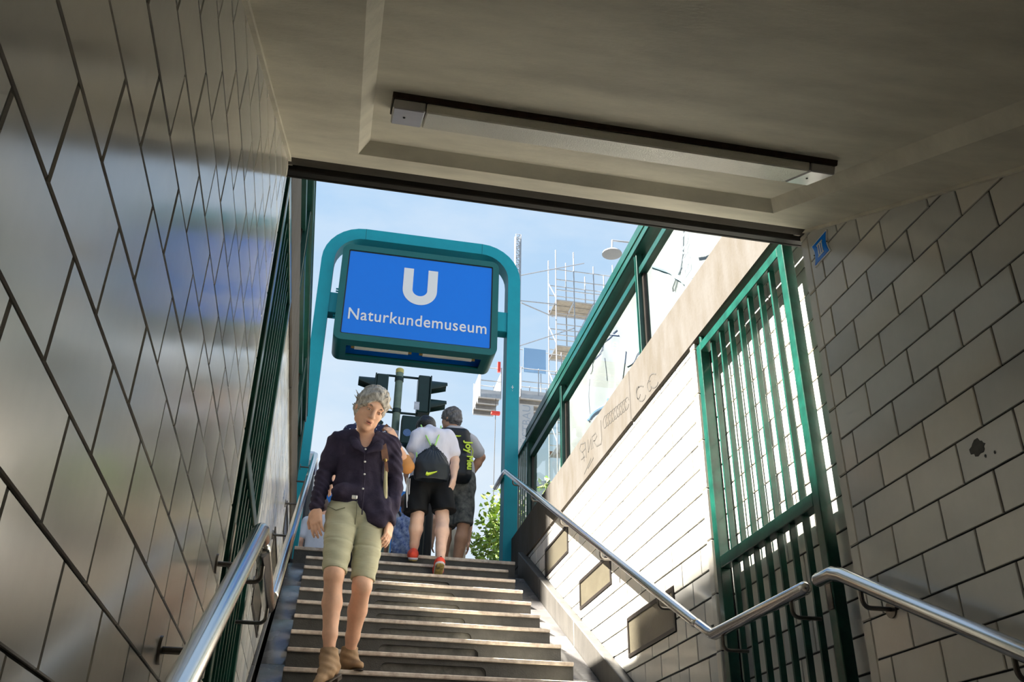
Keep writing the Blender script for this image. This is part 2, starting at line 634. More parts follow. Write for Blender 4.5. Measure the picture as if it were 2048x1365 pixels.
def tile_geo(poly, s, depth=0.008, ch=0.0022):
    """a tile with chamfered edges; s = +1: faces +X, -1: faces -X. front plane at x = 0"""
    cy = sum(p[0] for p in poly) / len(poly)
    cz = sum(p[1] for p in poly) / len(poly)
    n = len(poly)

    def shrink(p, d):
        v = Vector((cy - p[0], cz - p[1]))
        l_ = v.length
        return (p[0] + v.x / l_ * d, p[1] + v.y / l_ * d) if l_ > 1e-6 else p
    vs = [(-s * depth, p[0], p[1]) for p in poly]
    vs += [(-s * ch, p[0], p[1]) for p in poly]
    vs += [(0, *shrink(p, ch * 1.4)) for p in poly]
    fs = []
    for k in (0, 1):
        for i in range(n):
            j = (i + 1) % n
            fs.append((k * n + i, k * n + j, (k + 1) * n + j, (k + 1) * n + i))
    fs.append(tuple(2 * n + i for i in range(n)))
    if s < 0:
        fs = [f[::-1] for f in fs]
    return vs, fs


TW, TH = 0.259, 0.1296


def tile_wall(parent, x0, s, region, zph, yph, holes=(), mat_name='tile', limit=300, score=None, tname='tile', TJ=0.0055):
    """running-bond tiles on the plane x = x0 inside a convex (y, z) region given as half planes"""
    ys = [p[0] for p in region['poly']]
    zs = [p[1] for p in region['poly']]
    k0 = math.floor((min(zs) - zph) / TH)
    k1 = math.ceil((max(zs) - zph) / TH)
    cand = []
    full_key = None
    for k in range(k0, k1 + 1):
        z0 = zph + k * TH + TJ / 2
        z1 = zph + (k + 1) * TH - TJ / 2
        off = yph + (TW / 2 if k % 2 else 0)
        n0 = math.floor((min(ys) - off) / TW)
        n1 = math.ceil((max(ys) - off) / TW)
        for n in range(n0, n1 + 1):
            y0 = off + n * TW + TJ / 2
            y1 = off + (n + 1) * TW - TJ / 2
            polys = [[(y0, z0), (y1, z0), (y1, z1), (y0, z1)]]
            a0 = poly_area(polys[0])
            for h in region['half']:
                polys = [clip_poly(p, *h) for p in polys]
                polys = [p for p in polys if len(p) > 2]
            for (hy0, hy1, hz0, hz1) in holes:
                new = []
                for p in polys:
                    q = p
                    for hp in ((-1, 0, hy0), (1, 0, -hy1), (0, -1, hz0), (0, 1, -hz1)):
                        o_ = clip_poly(q, *hp)
                        if len(o_) > 2:
                            new.append(o_)
                        q = clip_poly(q, -hp[0], -hp[1], -hp[2])
                        if len(q) < 3:
                            break
                polys = new
            for p in polys:
                a = poly_area(p)
                if a < 2e-4:
                    continue
                cand.append((a > a0 * 0.9999, p, (y0, z0)))
    if score:
        cand.sort(key=lambda c: score(sum(p[0] for p in c[1]) / len(c[1]), sum(p[1] for p in c[1]) / len(c[1])), reverse=True)
    b = base_of(parent)
    full = None
    rest = MB()
    for i, (isfull, p, org) in enumerate(cand):
        if i >= limit:
            vs, fs = tile_geo(p, s)
            rest.add([(x0 + v[0], v[1], v[2]) for v in vs], fs)
            continue
        if isfull and full is not None:
            me = full
        else:
            q = [(a - org[0], c - org[1]) for a, c in p]
            vs, fs = tile_geo(q, s)
            me = bpy.data.meshes.new(tname)
            me.from_pydata(vs, [], fs)
            me.materials.append(MATS[mat_name])
            if isfull:
                full = me
        o = bpy.data.objects.new(tname, me)
        COL.objects.link(o)
        o.parent = parent
        o.location = Vector((x0 + random.uniform(-0.0005, 0.0005), org[0], org[1])) - b
    if rest.v:
        o = rest.build('tile_field', 'tile_mass', parent, smooth=0)
        o['kind'] = 'stuff'
    return len(cand)


def region(*half):
    """convex region from half planes (a, b, c): a*y + b*z + c >= 0"""
    p = [(-60, -60), (60, -60), (60, 60), (-60, 60)]
    for h in half:
        p = clip_poly(p, *h)
    return {'poly': p, 'half': half}

# ================================================================== THE STAIRWELL
XL, XR = -0.30, 1.80          # tiled faces inside the tunnel
XLO, XRO = -0.32, 1.82        # tiled faces of the open stairwell
XLN, XRN = -0.40, 1.90        # backs of the two gate niches
YP = 2.96                     # end of the tunnel roof
STREET = 2.34
CS, C0 = 0.506, 0.84          # ceiling rises with the stairs
RISE, RUN = 0.16, 0.30
NS = RISE / RUN


def ceil_z(y):
    return C0 + CS * y


def nose_z(y):                # plane over the nosings of the upper flight
    return 0.90 + NS * (y - 5.478)


LAND_Z, LAND_Y = 0.10, 2.96   # landing by the gates


def low_z(y):                 # plane over the nosings of the lower flight
    return LAND_Z + NS * (y - LAND_Y)


FLOOR_Z = LAND_Z - 11 * RISE
Y_BOT = LAND_Y - 10 * RUN

# floor of the passage behind the photographer, with its end wall
floor = struct(box('floor', (-0.9, -6.0, FLOOR_Z - 0.2), (2.4, Y_BOT, FLOOR_Z), 'floor_stone'))
struct(box('wall_end', (-0.9, -6.3, FLOOR_Z), (2.4, -6.0, 1.2), 'tile_trim'))

# ---- ceiling: concrete slab parallel to the flight, with a shallow coffer
def cpt(x, y, up=0.0):
    """point on the ceiling's underside at plan position y, raised square to the slope"""
    n = Vector((0, -CS, 1)).normalized()
    p = Vector((x, y, ceil_z(y))) + n * up
    return p


cx0, cx1, cyf, cyb = -0.042, 1.545, 2.675, 0.15
bv, dp = 0.036, 0.045
Yb = -0.35
c = MB()
o_ = [(-0.9, Yb), (2.4, Yb), (2.4, YP), (-0.9, YP)]
i_ = [(cx0, cyb), (cx1, cyb), (cx1, cyf), (cx0, cyf)]
j_ = [(cx0 + bv, cyb + bv), (cx1 - bv, cyb + bv), (cx1 - bv, cyf - bv), (cx0 + bv, cyf - bv)]
vs = [cpt(*p) for p in o_] + [cpt(*p) for p in i_] + [cpt(p[0], p[1], dp) for p in j_]
fs = []
for i in range(4):
    j = (i + 1) % 4
    fs += [(i, i + 4, j + 4, j), (i + 4, i + 8, j + 8, j + 4)]
fs.append((8, 11, 10, 9))
vs += [Vector((-0.9, Yb, 1.6)), Vector((2.4, Yb, 1.6)), Vector((2.4, YP, 2.80)), Vector((-0.9, YP, 2.80))]
fs += [(12, 13, 14, 15), (0, 1, 13, 12), (1, 2, 14, 13), (2, 3, 15, 14), (3, 0, 12, 15)]
c.add(vs, fs)
ceiling = struct(c.build('ceiling', 'ceiling_paint', smooth=0))
struct(MB().box((-0.9, -6.3, ceil_z(Yb)), (2.4, Yb, 1.6)).build('ceiling_passage', 'ceiling_paint', smooth=0))
# dark steel drip edge along the mouth of the tunnel
d = MB()
d.box((XLN - 0.02, YP, ceil_z(YP) - 0.035), (XRN + 0.02, YP + 0.035, ceil_z(YP) + 0.10))
d.box((XLN - 0.02, YP + 0.035, ceil_z(YP) - 0.035), (XRN + 0.02, YP + 0.05, ceil_z(YP) - 0.015))
struct(d.build('trim_1', 'dark_metal', bevel=0.004))
# ridge of plaster where the ceiling meets the tiles
for k, (xa, xb) in enumerate(((XL - 0.01, XL + 0.012), (XR - 0.012, XR + 0.01))):
    t = MB()
    t.add([cpt(xa, Yb, -0.012), cpt(xb, Yb, -0.012), cpt(xb, YP, -0.012), cpt(xa, YP, -0.012),
           cpt(xa, Yb, 0.01), cpt(xb, Yb, 0.01), cpt(xb, YP, 0.01), cpt(xa, YP, 0.01)],
          [(0, 1, 2, 3), (4, 7, 6, 5), (0, 4, 5, 1), (1, 5, 6, 2), (2, 6, 7, 3), (3, 7, 4, 0)])
    struct(t.build('trim_%d' % (2 + k), 'ceiling_paint'))


# ---- walls
def wall_body(name, xa, xb, poly):
    return struct(MB().prism(poly, 0, xa, xb).build(name, 'grout', smooth=0))


PIL0, PIL1 = 2.884, 2.937     # pilaster strip at the tunnel mouth
FTR0, FTR1 = 4.14, 4.195      # strip at the far side of the niche
in_poly = [(-6.0, FLOOR_Z - 0.2), (PIL1, FLOOR_Z - 0.2), (PIL1, ceil_z(PIL1) + 0.25), (Yb, ceil_z(Yb) + 0.25), (-6.0, ceil_z(Yb) + 0.25)]
wall_left = wall_body('wall_left', XL - 0.4, XL - 0.006, in_poly)
wall_right = wall_body('wall_right', XR + 0.006, XR + 0.4, in_poly)
n_poly = [(PIL1, -0.3), (FTR0, -0.3), (FTR0, 2.44), (PIL1, 2.44)]
wall_niche_l = wall_body('wall_left_niche', XLN - 0.3, XLN - 0.006, n_poly)
wall_niche_r = wall_body('wall_right_niche', XRN + 0.006, XRN + 0.3, n_poly)
out_poly = [(FTR0, -0.3), (9.6, -0.3), (9.6, 2.44), (FTR0, 2.44)]
wall_out_l = wall_body('wall_left_outer', XLO - 0.4, XLO - 0.006, out_poly)
wall_out_r = wall_body('wall_right_outer', XRO + 0.006, XRO + 0.4, out_poly)



def cam_score(x):
    def f(y, z):
        v = np.array([x, y, z])
        q = CR @ v
        if q[2] <= 0:
            return -1e9
        u = FPX * q[0] / q[2] + 1024
        w = FPX * q[1] / q[2] + 682
        out = max(0, -u, u - 2048) + max(0, -w, w - 1365)
        return -np.linalg.norm(v) - out * 0.02
    return f


# half planes
in_reg = region((CS, -1, C0), (-1, 0, PIL0 - 0.004), (1, 0, 0.30), (-NS, 1, -(LAND_Z - NS * LAND_Y) - 0.02))
tile_wall(wall_left, XL, 1, in_reg, 0.563, 1.053, limit=290, score=cam_score(XL))
tile_wall(wall_right, XR, -1, in_reg, 0.586, 2.671, limit=290, score=cam_score(XR))
ni_reg = region((-1, 0, FTR0 - 0.003), (1, 0, -PIL1 - 0.003), (0, 1, -0.30), (0, -1, 2.43))
tile_wall(wall_niche_r, XRN, -1, ni_reg, 0.586, 2.80, TJ=0.008)
tile_wall(wall_niche_l, XLN, 1, ni_reg, 0.563, 2.80)
SK = 0.03                       # top of the skirting above the nosing plane
ou_reg = region((1, 0, -FTR1 - 0.004), (0, -1, 2.435), (-1, 0, 8.42), (-NS, 1, -(0.90 - NS * 5.478) - SK))
PANELS = [(6.85, 7.605, 2.06, 2.295), (5.78, 6.545, 1.555, 1.765), (4.70, 5.495, 1.045, 1.275)]
holes = [(a - 0.004, b + 0.004, c_ - 0.004, d_ + 0.004) for a, b, c_, d_ in PANELS]
tile_wall(wall_out_r, XRO, -1, ou_reg, 0.586, 4.70, holes=holes, limit=290, score=cam_score(XRO), TJ=0.009)
tile_wall(wall_out_l, XLO, 1, ou_reg, 0.563, 4.70, holes=holes, limit=290, score=cam_score(XLO))

# a dark smudge on one tile of the right wall
for (px, py, sy, sz, seed) in ((1956, 896, 0.040, 0.026, 3),):
    q = onX(px, py, XR)
    rr = np.random.RandomState(seed)
    sm = MB()
    pts = []
    for k in range(18):
        t_ = 2 * math.pi * k / 18
        w_ = 0.65 + 0.45 * rr.rand()
        pts.append((q[1] + sy * w_ * math.cos(t_), q[2] + sz * w_ * math.sin(t_)))
    for k in range(2):
        y_, z_ = q[1] + rr.normal() * sy, q[2] - sz * (1.2 + 0.4 * rr.rand())
        sm.prism([(y_ + 0.004 * math.cos(t_), z_ + 0.005 * math.sin(t_)) for t_ in np.linspace(0, 6.28, 7)[:-1]], 0, XR - 0.0012, XR + 0.002)
    sm.prism(pts, 0, XR - 0.0012, XR + 0.002).build('stain', 'stain', wall_right, smooth=0)

# strips of trim tiles beside the niches: each strip a row of separate tiles
tn = 4


def strip(xf, xb, y0, y1, z0, z1, ph):
    global tn
    lo_x, hi_x = min(xf, xb), max(xf, xb)
    core = struct(box('trim_%d' % tn, (lo_x + 0.006, y0 + 0.003, z0), (hi_x - 0.006, y1 - 0.003, z1), 'grout'))
    tn += 1
    z = ph + math.floor((z0 - ph) / (2 * TH)) * 2 * TH
    while z < z1:
        a, b = max(z + 0.002, z0), min(z + 2 * TH - 0.002, z1)
        if b - a > 0.01:
            MB().box((lo_x, y0, a), (hi_x, y1, b)).build('trim_tile', 'tile_trim', core, bevel=0.004)
        z += 2 * TH


strip(XR, XRN, PIL0, PIL1, LAND_Z, ceil_z(PIL0) - 0.002, 0.586 + 0.1296)
strip(XL, XLN, PIL0, PIL1, LAND_Z, ceil_z(PIL0) - 0.002, 0.563 + 0.1296)
strip(XRO - 0.012, XRN, FTR0, FTR1, LAND_Z, 2.436, 0.586)
strip(XLO + 0.012, XLN, FTR0, FTR1, LAND_Z, 2.436, 0.563)

# ---- coping: concrete slabs on both walls, one above each
for side, xi, nm, in_ in ((1, XRO - 0.015, 'trim_coping_right', 'right'), (-1, XLO + 0.015, 'trim_coping_left', 'left')):
    core = struct(box(nm, (min(xi + side * 0.02, xi + side * 0.34), YP + 0.05, 2.46), (max(xi + side * 0.02, xi + side * 0.34), 9.55, 2.79), 'coping_concrete'))
    for ya, yb in ((YP + 0.045, 5.196), (5.204, 7.396), (7.404, 9.56)):
        s_ = MB().box((xi, ya, 2.437), (xi + side * 0.36, yb, 2.81)).build('coping_slab', 'coping_concrete', core, bevel=0.008)
    if side > 0:
        cop_r = core
# street-side end of the right wall below the coping
struct(box('trim_plinth_right', (XRO - 0.012, 8.43, 1.9), (XRO + 0.34, 9.56, 2.437), 'coping_concrete', bevel=0.006))
struct(box('trim_plinth_left', (XLO - 0.34, 8.43, 1.9), (XLO + 0.012, 9.56, 2.437), 'coping_concrete', bevel=0.006))


# ---- scribbled tags on the right coping: thin strokes of paint
def stroke(mb, pts, w=0.011, x=XRO - 0.0165):
    """pts: pixels on the coping face"""
    P = [onX(px, py, x) for px, py in pts]
    Q = [Vector(p) for p in P]
    left, right = [], []
    for i in range(len(Q)):
        dv = (Q[min(i + 1, len(Q) - 1)] - Q[max(i - 1, 0)])
        nn = Vector((0, -dv.z, dv.y)).normalized() * (w / 2)
        left.append(Q[i] + nn)
        right.append(Q[i] - nn)
    n = len(Q)
    vs = left + right + [v + Vector((0.0012, 0, 0)) for v in left + right]
    fs = []
    for i in range(n - 1):
        fs.append((i, i + 1, n + i + 1, n + i))
        fs.append((2 * n + i, 3 * n + i, 3 * n + i + 1, 2 * n + i + 1))
        fs.append((i, 2 * n + i, 2 * n + i + 1, i + 1))
        fs.append((n + i, n + i + 1, 3 * n + i + 1, 3 * n + i))
    mb.add(vs, fs)


zz = lambda x, y: (1120 + x / 4.873, 700 + y / 4.873)
g = MB()
for pts in ([(235, 1085), (225, 1010), (190, 975), (200, 920), (240, 905), (245, 960), (215, 1000)],
            [(245, 905), (255, 1050)], [(270, 880), (275, 1000)], [(275, 1000), (300, 870), (305, 970)],
            [(320, 960), (310, 850), (345, 810), (358, 840), (340, 880), (325, 890), (355, 940), (400, 915), (405, 870), (395, 690)],
            [(325, 1050), (270, 1155)], [(300, 1060), (235, 1210)],
            [(205, 1070), (240, 1040)]):
    stroke(g, [zz(*p) for p in pts])
for k in range(9):
    x0 = 440 + k * 26
    y0 = 700 - k * 22
    stroke(g, [zz(x0 + 22 * math.cos(a), y0 + 60 * math.sin(a) - 20 * math.cos(a)) for a in np.linspace(0.4, 6.0, 11)], 0.006)
for (x0, y0, rx, ry) in ((790, 425, 45, 75), (910, 300, 45, 70), (760, 420, 20, 60), (870, 350, 20, 50)):
    stroke(g, [zz(x0 + rx * math.cos(a), y0 + ry * math.sin(a)) for a in np.linspace(0.2, 5.2, 13)], 0.008)
g.build('graffiti', 'graffiti', cop_r, smooth=0)

# ---- stairs
stairs = bpy.data.objects.new('stairs', None)
COL.objects.link(stairs)
stairs.location = (0.7, LAND_Y, LAND_Z)
stairs['kind'] = 'structure'
SX0, SX1 = -0.155, 1.56


def riser_mesh(mb, x0, x1, yf, z0, z1, slot):
    """front face of a riser with an oblong recess, real depth"""
    if not slot:
        mb.box((x0, yf, z0), (x1, yf + 0.31, z1))
        return
    a, b, s0, s1, rr, dep = slot
    inner = rrect(a, b, s0, s1, rr, 5)
    n = len(inner)
    # matching outer outline for a ring
    outer = []
    for (px, pz) in inner:
        cx_, cz_ = (a + b) / 2, (s0 + s1) / 2
        dx, dz = px - cx_, pz - cz_
        if abs(dx) > (b - a) / 2 - rr * 0.35 and abs(dz) < (s1 - s0) / 2 - 1e-4:
            outer.append((x1 if dx > 0 else x0, pz))
        else:
            outer.append((px, z1 if dz > 0 else z0))
    # corners
    poly_o = []
    vs = [(p[0], yf, p[1]) for p in outer] + [(p[0], yf, p[1]) for p in inner] + [(p[0], yf + dep, p[1]) for p in inner]
    fs = []
    for i in range(n):
        j = (i + 1) % n
        fs.append((i, j, j + n, i + n))
        fs.append((i + n, j + n, j + 2 * n, i + 2 * n))
        # corner patches
        po, pj = outer[i], outer[j]
        if abs(po[0] - pj[0]) > 1e-6 and abs(po[1] - pj[1]) > 1e-6:
            corner = (x1 if max(po[0], pj[0]) > (a + b) / 2 else x0, z1 if max(po[1], pj[1]) > (s0 + s1) / 2 else z0)
            vs.append((corner[0], yf, corner[1]))
            fs.append((i, len(vs) - 1, j))
    mb.add(vs, fs)
    mb.box((x0, yf + dep + 0.002, z0), (x1, yf + 0.31, z1))
    mb.box((x0, yf + 0.001, z0), (x0 + 0.02, yf + 0.31, z1))
    mb.box((x1 - 0.02, yf + 0.001, z0), (x1, yf + 0.31, z1))


def make_step(y, z, x0, x1, slot=True, deep=0.31):
    """one stone step with its nosing at (y, z): riser block below, worn tread slab on top"""
    mb = MB()
    sl = (0.39, 1.02, z - RISE + 0.012, z - RISE + 0.104, 0.035, 0.022) if slot else None
    riser_mesh(mb, x0, x1, y + 0.018, z - RISE - 0.002, z - 0.024, sl)
    st_ = mb.build('step', 'step_stone', stairs, smooth=0)
    tr = MB().box((x0, y, z - 0.024), (x1, y + 0.318, z)).build('tread', 'tread_edge', st_, bevel=0.004)
    if slot:
        MB().box((0.38, y + 0.018 + 0.0215, z - RISE + 0.005), (1.03, y + 0.018 + 0.026, z - RISE + 0.108)).build('riser_recess', 'step_recess', st_, smooth=0)
    return st_


for i in range(-4, 9):
    make_step(5.478 + RUN * i, 0.90 + RISE * i, SX0, SX1, slot=(i < 8))
# kerb stone at street level, wider than the flight
st = MB().box((-0.267, 8.178 + 0.012, STREET - 0.33), (1.679, 8.60, STREET - 0.03)).build('step', 'step_stone', stairs, smooth=0)
MB().box((-0.267, 8.178, STREET - 0.03), (1.679, 8.60, STREET)).build('tread', 'tread_edge', st, bevel=0.004)
# landing by the gates
ld = MB().box((XLN, LAND_Y + 0.018, LAND_Z - 0.35), (XRN, 4.30, LAND_Z - 0.03)).build('landing', 'step_stone', stairs, smooth=0)
MB().box((XLN, LAND_Y, LAND_Z - 0.03), (XRN, 4.30, LAND_Z)).build('landing_slab', 'floor_stone', ld, bevel=0.004)
for k in range(1, 11):
    make_step(LAND_Y - RUN * k, LAND_Z - RISE * k, XL, XR, slot=False)

# ---- sloping gutters and skirtings beside the upper flight
def slope_block(name, mat_name, x0, x1, ya, yb, off0, off1, parent=None, bevel=0.003):
    vs = []
    for x in (x0, x1):
        for (y, o) in ((ya, off0), (yb, off0), (yb, off1), (ya, off1)):
            vs.append((x, y, nose_z(y) + o))
    return MB().add(vs, [(0, 1, 2, 3), (7, 6, 5, 4), (0, 4, 5, 1), (1, 5, 6, 2), (2, 6, 7, 3), (3, 7, 4, 0)]).build(name, mat_name, parent, bevel)


for nm, x0, x1 in (('trim_gutter_left', XLO, SX0 - 0.002), ('trim_gutter_right', SX1 + 0.002, 1.755)):
    core = struct(slope_block(nm, 'grout', x0 + 0.004, x1 - 0.004, 4.30, 8.16, -0.40, -0.155, bevel=0))
    y = 4.30
    while y < 8.1:
        y2 = min(y + 0.80, 8.17)
        slope_block('gutter_slab', 'gutter_stone', x0, x1, y + 0.002, y2 - 0.002, -0.30, -0.145, core)
        y = y2
for nm, x0, x1 in (('baseboard_right', 1.757, XRO + 0.004), ('baseboard_left', XLO - 0.004, XLO + 0.022)):
    core = struct(slope_block(nm, 'grout', x0 + 0.004, x1, 4.31, 8.42, -0.36, SK - 0.006, bevel=0))
    y = 4.30
    while y < 8.4:
        y2 = min(y + 1.10, 8.44)
        slope_block('skirting_slab', 'skirting_stone', x0, x1, y + 0.0015, y2 - 0.0015, -0.32, SK, core, 0.006)
        y = y2

# ---- street
struct(MB().box((-40, 9.56, STREET - 0.4), (60, 90, STREET)).build('floor_street', 'asphalt', smooth=0))
struct(MB().box((-40, -30, STREET - 0.4), (XLO - 0.36, 9.56, STREET)).build('floor_street_left', 'asphalt', smooth=0))
struct(MB().box((XRO + 0.36, -30, STREET - 0.4), (60, 9.56, STREET)).build('floor_street_right', 'asphalt', smooth=0))
struct(MB().box((-0.68, 8.60, STREET - 0.4), (2.18, 9.56, STREET)).build('floor_street_top', 'asphalt', smooth=0))
struct(MB().box((-0.9, -30, STREET - 0.05), (2.4, YP - 0.05, STREET + 0.45)).build('roof_slab', 'coping_concrete', smooth=0))


# ================================================================== FITTINGS
# ---- ceiling lamp
lp = cpt(0.74, 2.15)
lamp = thing('ceiling_lamp', lp, 'long flat strip lamp, switched off, across the concrete ceiling', 'lamp')


def cbox(x0, x1, y0, y1, up0, up1):
    mb = MB()
    vs = [cpt(x, y, u) for u in (up0, up1) for (x, y) in ((x0, y0), (x1, y0), (x1, y1), (x0, y1))]
    return mb.add(vs, [(0, 3, 2, 1), (4, 5, 6, 7), (0, 1, 5, 4), (1, 2, 6, 5), (2, 3, 7, 6), (3, 0, 4, 7)])


cbox(0.045, 1.435, 2.074, 2.240, dp - 0.018, dp + 0.01).build('housing', 'lamp_brown', lamp, bevel=0.002)
cbox(0.146, 1.346, 2.079, 2.238, dp - 0.046, dp - 0.016).build('diffuser', 'lamp_diffuser', lamp, bevel=0.004)
for xa, xb in ((0.05, 0.143), (1.350, 1.432)):
    ec = cbox(xa, xb, 2.079, 2.238, dp - 0.046, dp - 0.016).build('end_cap', 'lamp_metal', lamp, bevel=0.004)
    q = cpt((xa + xb) / 2 - 0.01, 2.155, dp - 0.047)
    MB().ball(q, 0.004, 8, (1, 1, 0.5)).build('screw', 'dark_metal', ec)

# unseen fill lamps added behind the camera to lift the dim tunnel
for yl, lab in ((-1.3, 'added fill lamp, out of view, on the passage ceiling at the foot of the stairs'), (-3.4, 'added fill lamp, out of view, on the passage ceiling near the end wall')):
    zl = ceil_z(Yb)
    pl_ = thing('fill_lamp', (0.75, yl, zl), lab, 'lamp', 'added fill lamps in the passage')
    MB().box((0.1, yl - 0.09, zl - 0.03), (1.4, yl + 0.09, zl)).build('housing', 'lamp_metal', pl_, bevel=0.003)
    MB().box((0.2, yl - 0.075, zl - 0.055), (1.3, yl + 0.075, zl - 0.03)).build('diffuser', 'fill_lamp_glow', pl_, bevel=0.004)

# ---- number plate on the tiles
pc = Vector((XR - 0.004, 2.79, 2.145))
plate = thing('number_plate', pc, 'small blue enamel plate reading III on the tiles below the ceiling', 'sign')


def plate_outline(sy, sz, nb=6):
    pts = []
    for k in range(nb + 1):
        t = k / nb
        pts.append((-sy + 2 * sy * t, sz))
    for k in range(1, nb):
        t = k / nb
        pts.append((sy - 0.014 * math.sin(math.pi * t) * (sy / 0.062), sz - 2 * sz * t))
    for k in range(nb + 1):
        t = k / nb
        pts.append((sy - 2 * sy * t, -sz))
    for k in range(1, nb):
        t = k / nb
        pts.append((-sy + 0.014 * math.sin(math.pi * t) * (sy / 0.062), -sz + 2 * sz * t))
    return pts


def plate_layer(name, sy, sz, xa, xb, mn):
    pp = [(pc.y + a, pc.z + b) for a, b in plate_outline(sy, sz)]
    return MB().prism(pp, 0, pc.x + xa, pc.x + xb).build(name, mn, plate, smooth=0)


plate_layer('plate_back', 0.062, 0.050, -0.001, 0.004, 'sign_white')
plate_layer('plate_face', 0.056, 0.045, -0.003, 0.001, 'sign_blue')
nm_ = MB()
for k in (-1, 0, 1):
    nm_.box((pc.x - 0.0045, pc.y + k * 0.014 - 0.0035, pc.z - 0.026), (pc.x - 0.002, pc.y + k * 0.014 + 0.0035, pc.z + 0.026))
for s_ in (-1, 1):
    nm_.box((pc.x - 0.0045, pc.y - 0.022, pc.z + s_ * 0.026 - 0.003), (pc.x - 0.002, pc.y + 0.022, pc.z + s_ * 0.026 + 0.003))
nm_.build('numeral', 'sign_white', plate, smooth=0)
for s_ in (-1, 1):
    MB().ball((pc.x - 0.002, pc.y + s_ * 0.051, pc.z), 0.003, 8).build('screw', 'dark_metal', plate)

# ---- gates: one barred leaf folded open against each wall
YA, YB, GZ0, GZ1 = 3.09, 4.09, 0.14, 2.385


def make_gate(xf, s, label):
    """xf: face of the leaf towards the stairs; s: direction into the wall"""
    t = thing('steel_gate', (xf + s * 0.025, (YA + YB) / 2, GZ0), label, 'gate', 'gate leaves at the tunnel mouth')

    def bx(n_, y0, y1, z0, z1, xa=0.0, xb=0.05, bev=0.003):
        return MB().box((xf + s * xa, y0, z0), (xf + s * xb, y1, z1)).build(n_, 'gate_green', t, bevel=bev)
    near = bx('stile', YA, YA + 0.05, GZ0, GZ1)
    far = bx('stile', YB - 0.05, YB, GZ0, GZ1)
    bx('top_rail', YA + 0.05, YB - 0.05, GZ1 - 0.05, GZ1)
    bx('middle_rail', YA + 0.05, YB - 0.05, 1.195, 1.250)
    bx('bottom_rail', YA + 0.05, YB - 0.05, GZ0, GZ0 + 0.05)
    step_ = (YB - YA - 0.10) / 8
    for k in range(1, 8):
        yc = YA + 0.05 + k * step_
        bx('bar', yc - 0.0065, yc + 0.0065, GZ0 + 0.05, GZ1 - 0.05, 0.010, 0.036, 0.001)
    # pivot pins on the hinge side, seated in the landing and under the roof edge
    for z0, z1 in ((LAND_Z, GZ0), (GZ1, 2.44)):
        MB().tube([(xf + s * 0.025, YB - 0.025, z0), (xf + s * 0.025, YB - 0.025, z1)], 0.014).build('hinge_pin', 'gate_green', t)
    MB().box((xf - s * 0.004, YA + 0.008, 0.80), (xf + s * 0.002, YA + 0.042, 0.95)).build('lock_plate', 'steel_dark', near, bevel=0.002)
    # short handrail fixed to the leaf
    xr = xf - s * 0.10
    rail = MB().tube([(xr, YA + 0.015, 0.868), (xr, 3.94, 0.872), (xr, 3.985, 0.886), (xr, 4.10, 0.946)], 0.025, 20, round_ends=True).build('handrail', 'steel', t)
    for yb in (3.22, 3.86):
        gooseneck(rail, xr, yb, 0.87, xf + s * 0.012, s)
    return t


def gooseneck(parent, xr, y, z, xw, s):
    pts = [(xr, y, z - 0.020), (xr, y, z - 0.055)]
    for k in range(1, 6):
        a = R(90 * k / 5)
        pts.append((xr + s * 0.025 * (1 - math.cos(a)), y, z - 0.055 - 0.025 * math.sin(a)))
    pts.append((xw, y, z - 0.080))
    br = MB().tube(pts, 0.0075, 10).build('bracket', 'steel_dark', parent)
    return br


make_gate(XR, 1, 'dark green barred gate leaf folded open against the sunlit tiles, with short handrail')
make_gate(XL, -1, 'dark green barred gate leaf folded open against the glossy shaded wall')


# ---- handrails
def rosette(mb, x, y, z, s):
    mb.tube([(x, y, z), (x - s * 0.006, y, z)], 0.028, 16)


def handrail(xr, xw, s, pts, brk, label, cap=True):
    t = thing('handrail', (xr, pts[0][0], pts[0][1]), label, 'handrail', 'steel handrails')
    rail = MB().tube([(xr, y, z) for y, z in pts], 0.025, 24, round_ends=cap).build('rail', 'steel', t)
    for y in brk:
        z = None
        for (y0, z0), (y1, z1) in zip(pts, pts[1:]):
            if min(y0, y1) <= y <= max(y0, y1):
                z = z0 + (z1 - z0) * (y - y0) / (y1 - y0)
        br = gooseneck(t, xr, y, z, xw, s)
        mb = MB()
        rosette(mb, xw, y, z - 0.080, s)
        mb.build('wall_plate', 'steel_dark', br)
    return t


near_pts = [(-0.25, 0.875 - 0.505 * (2.90 + 0.25)), (2.84, 0.845), (2.90, 0.868), (3.00, 0.872)]
handrail(XR - 0.10, XR, 1, near_pts, (0.6, 2.12, 2.75), 'thick steel handrail rising along the shaded tiles under the III plate')
handrail(XL + 0.10, XL, -1, near_pts, (0.6, 2.02, 2.75), 'thick steel handrail rising along the glossy tiles of the reflecting wall')
far_pts = [(4.15, 0.966), (8.80, 3.43), (8.86, 3.452), (8.93, 3.458), (9.40, 3.470)]
handrail(XR - 0.10, XRO, 1, far_pts, (4.62, 5.62, 6.62, 7.62, 8.45), 'slim steel handrail beside the sunlit tiles and the three wall lights')
handrail(XL + 0.10, XLO, -1, far_pts, (4.62, 5.62, 6.62, 7.62, 8.45), 'slim steel handrail along the shaded outer wall beside the woman in plum')

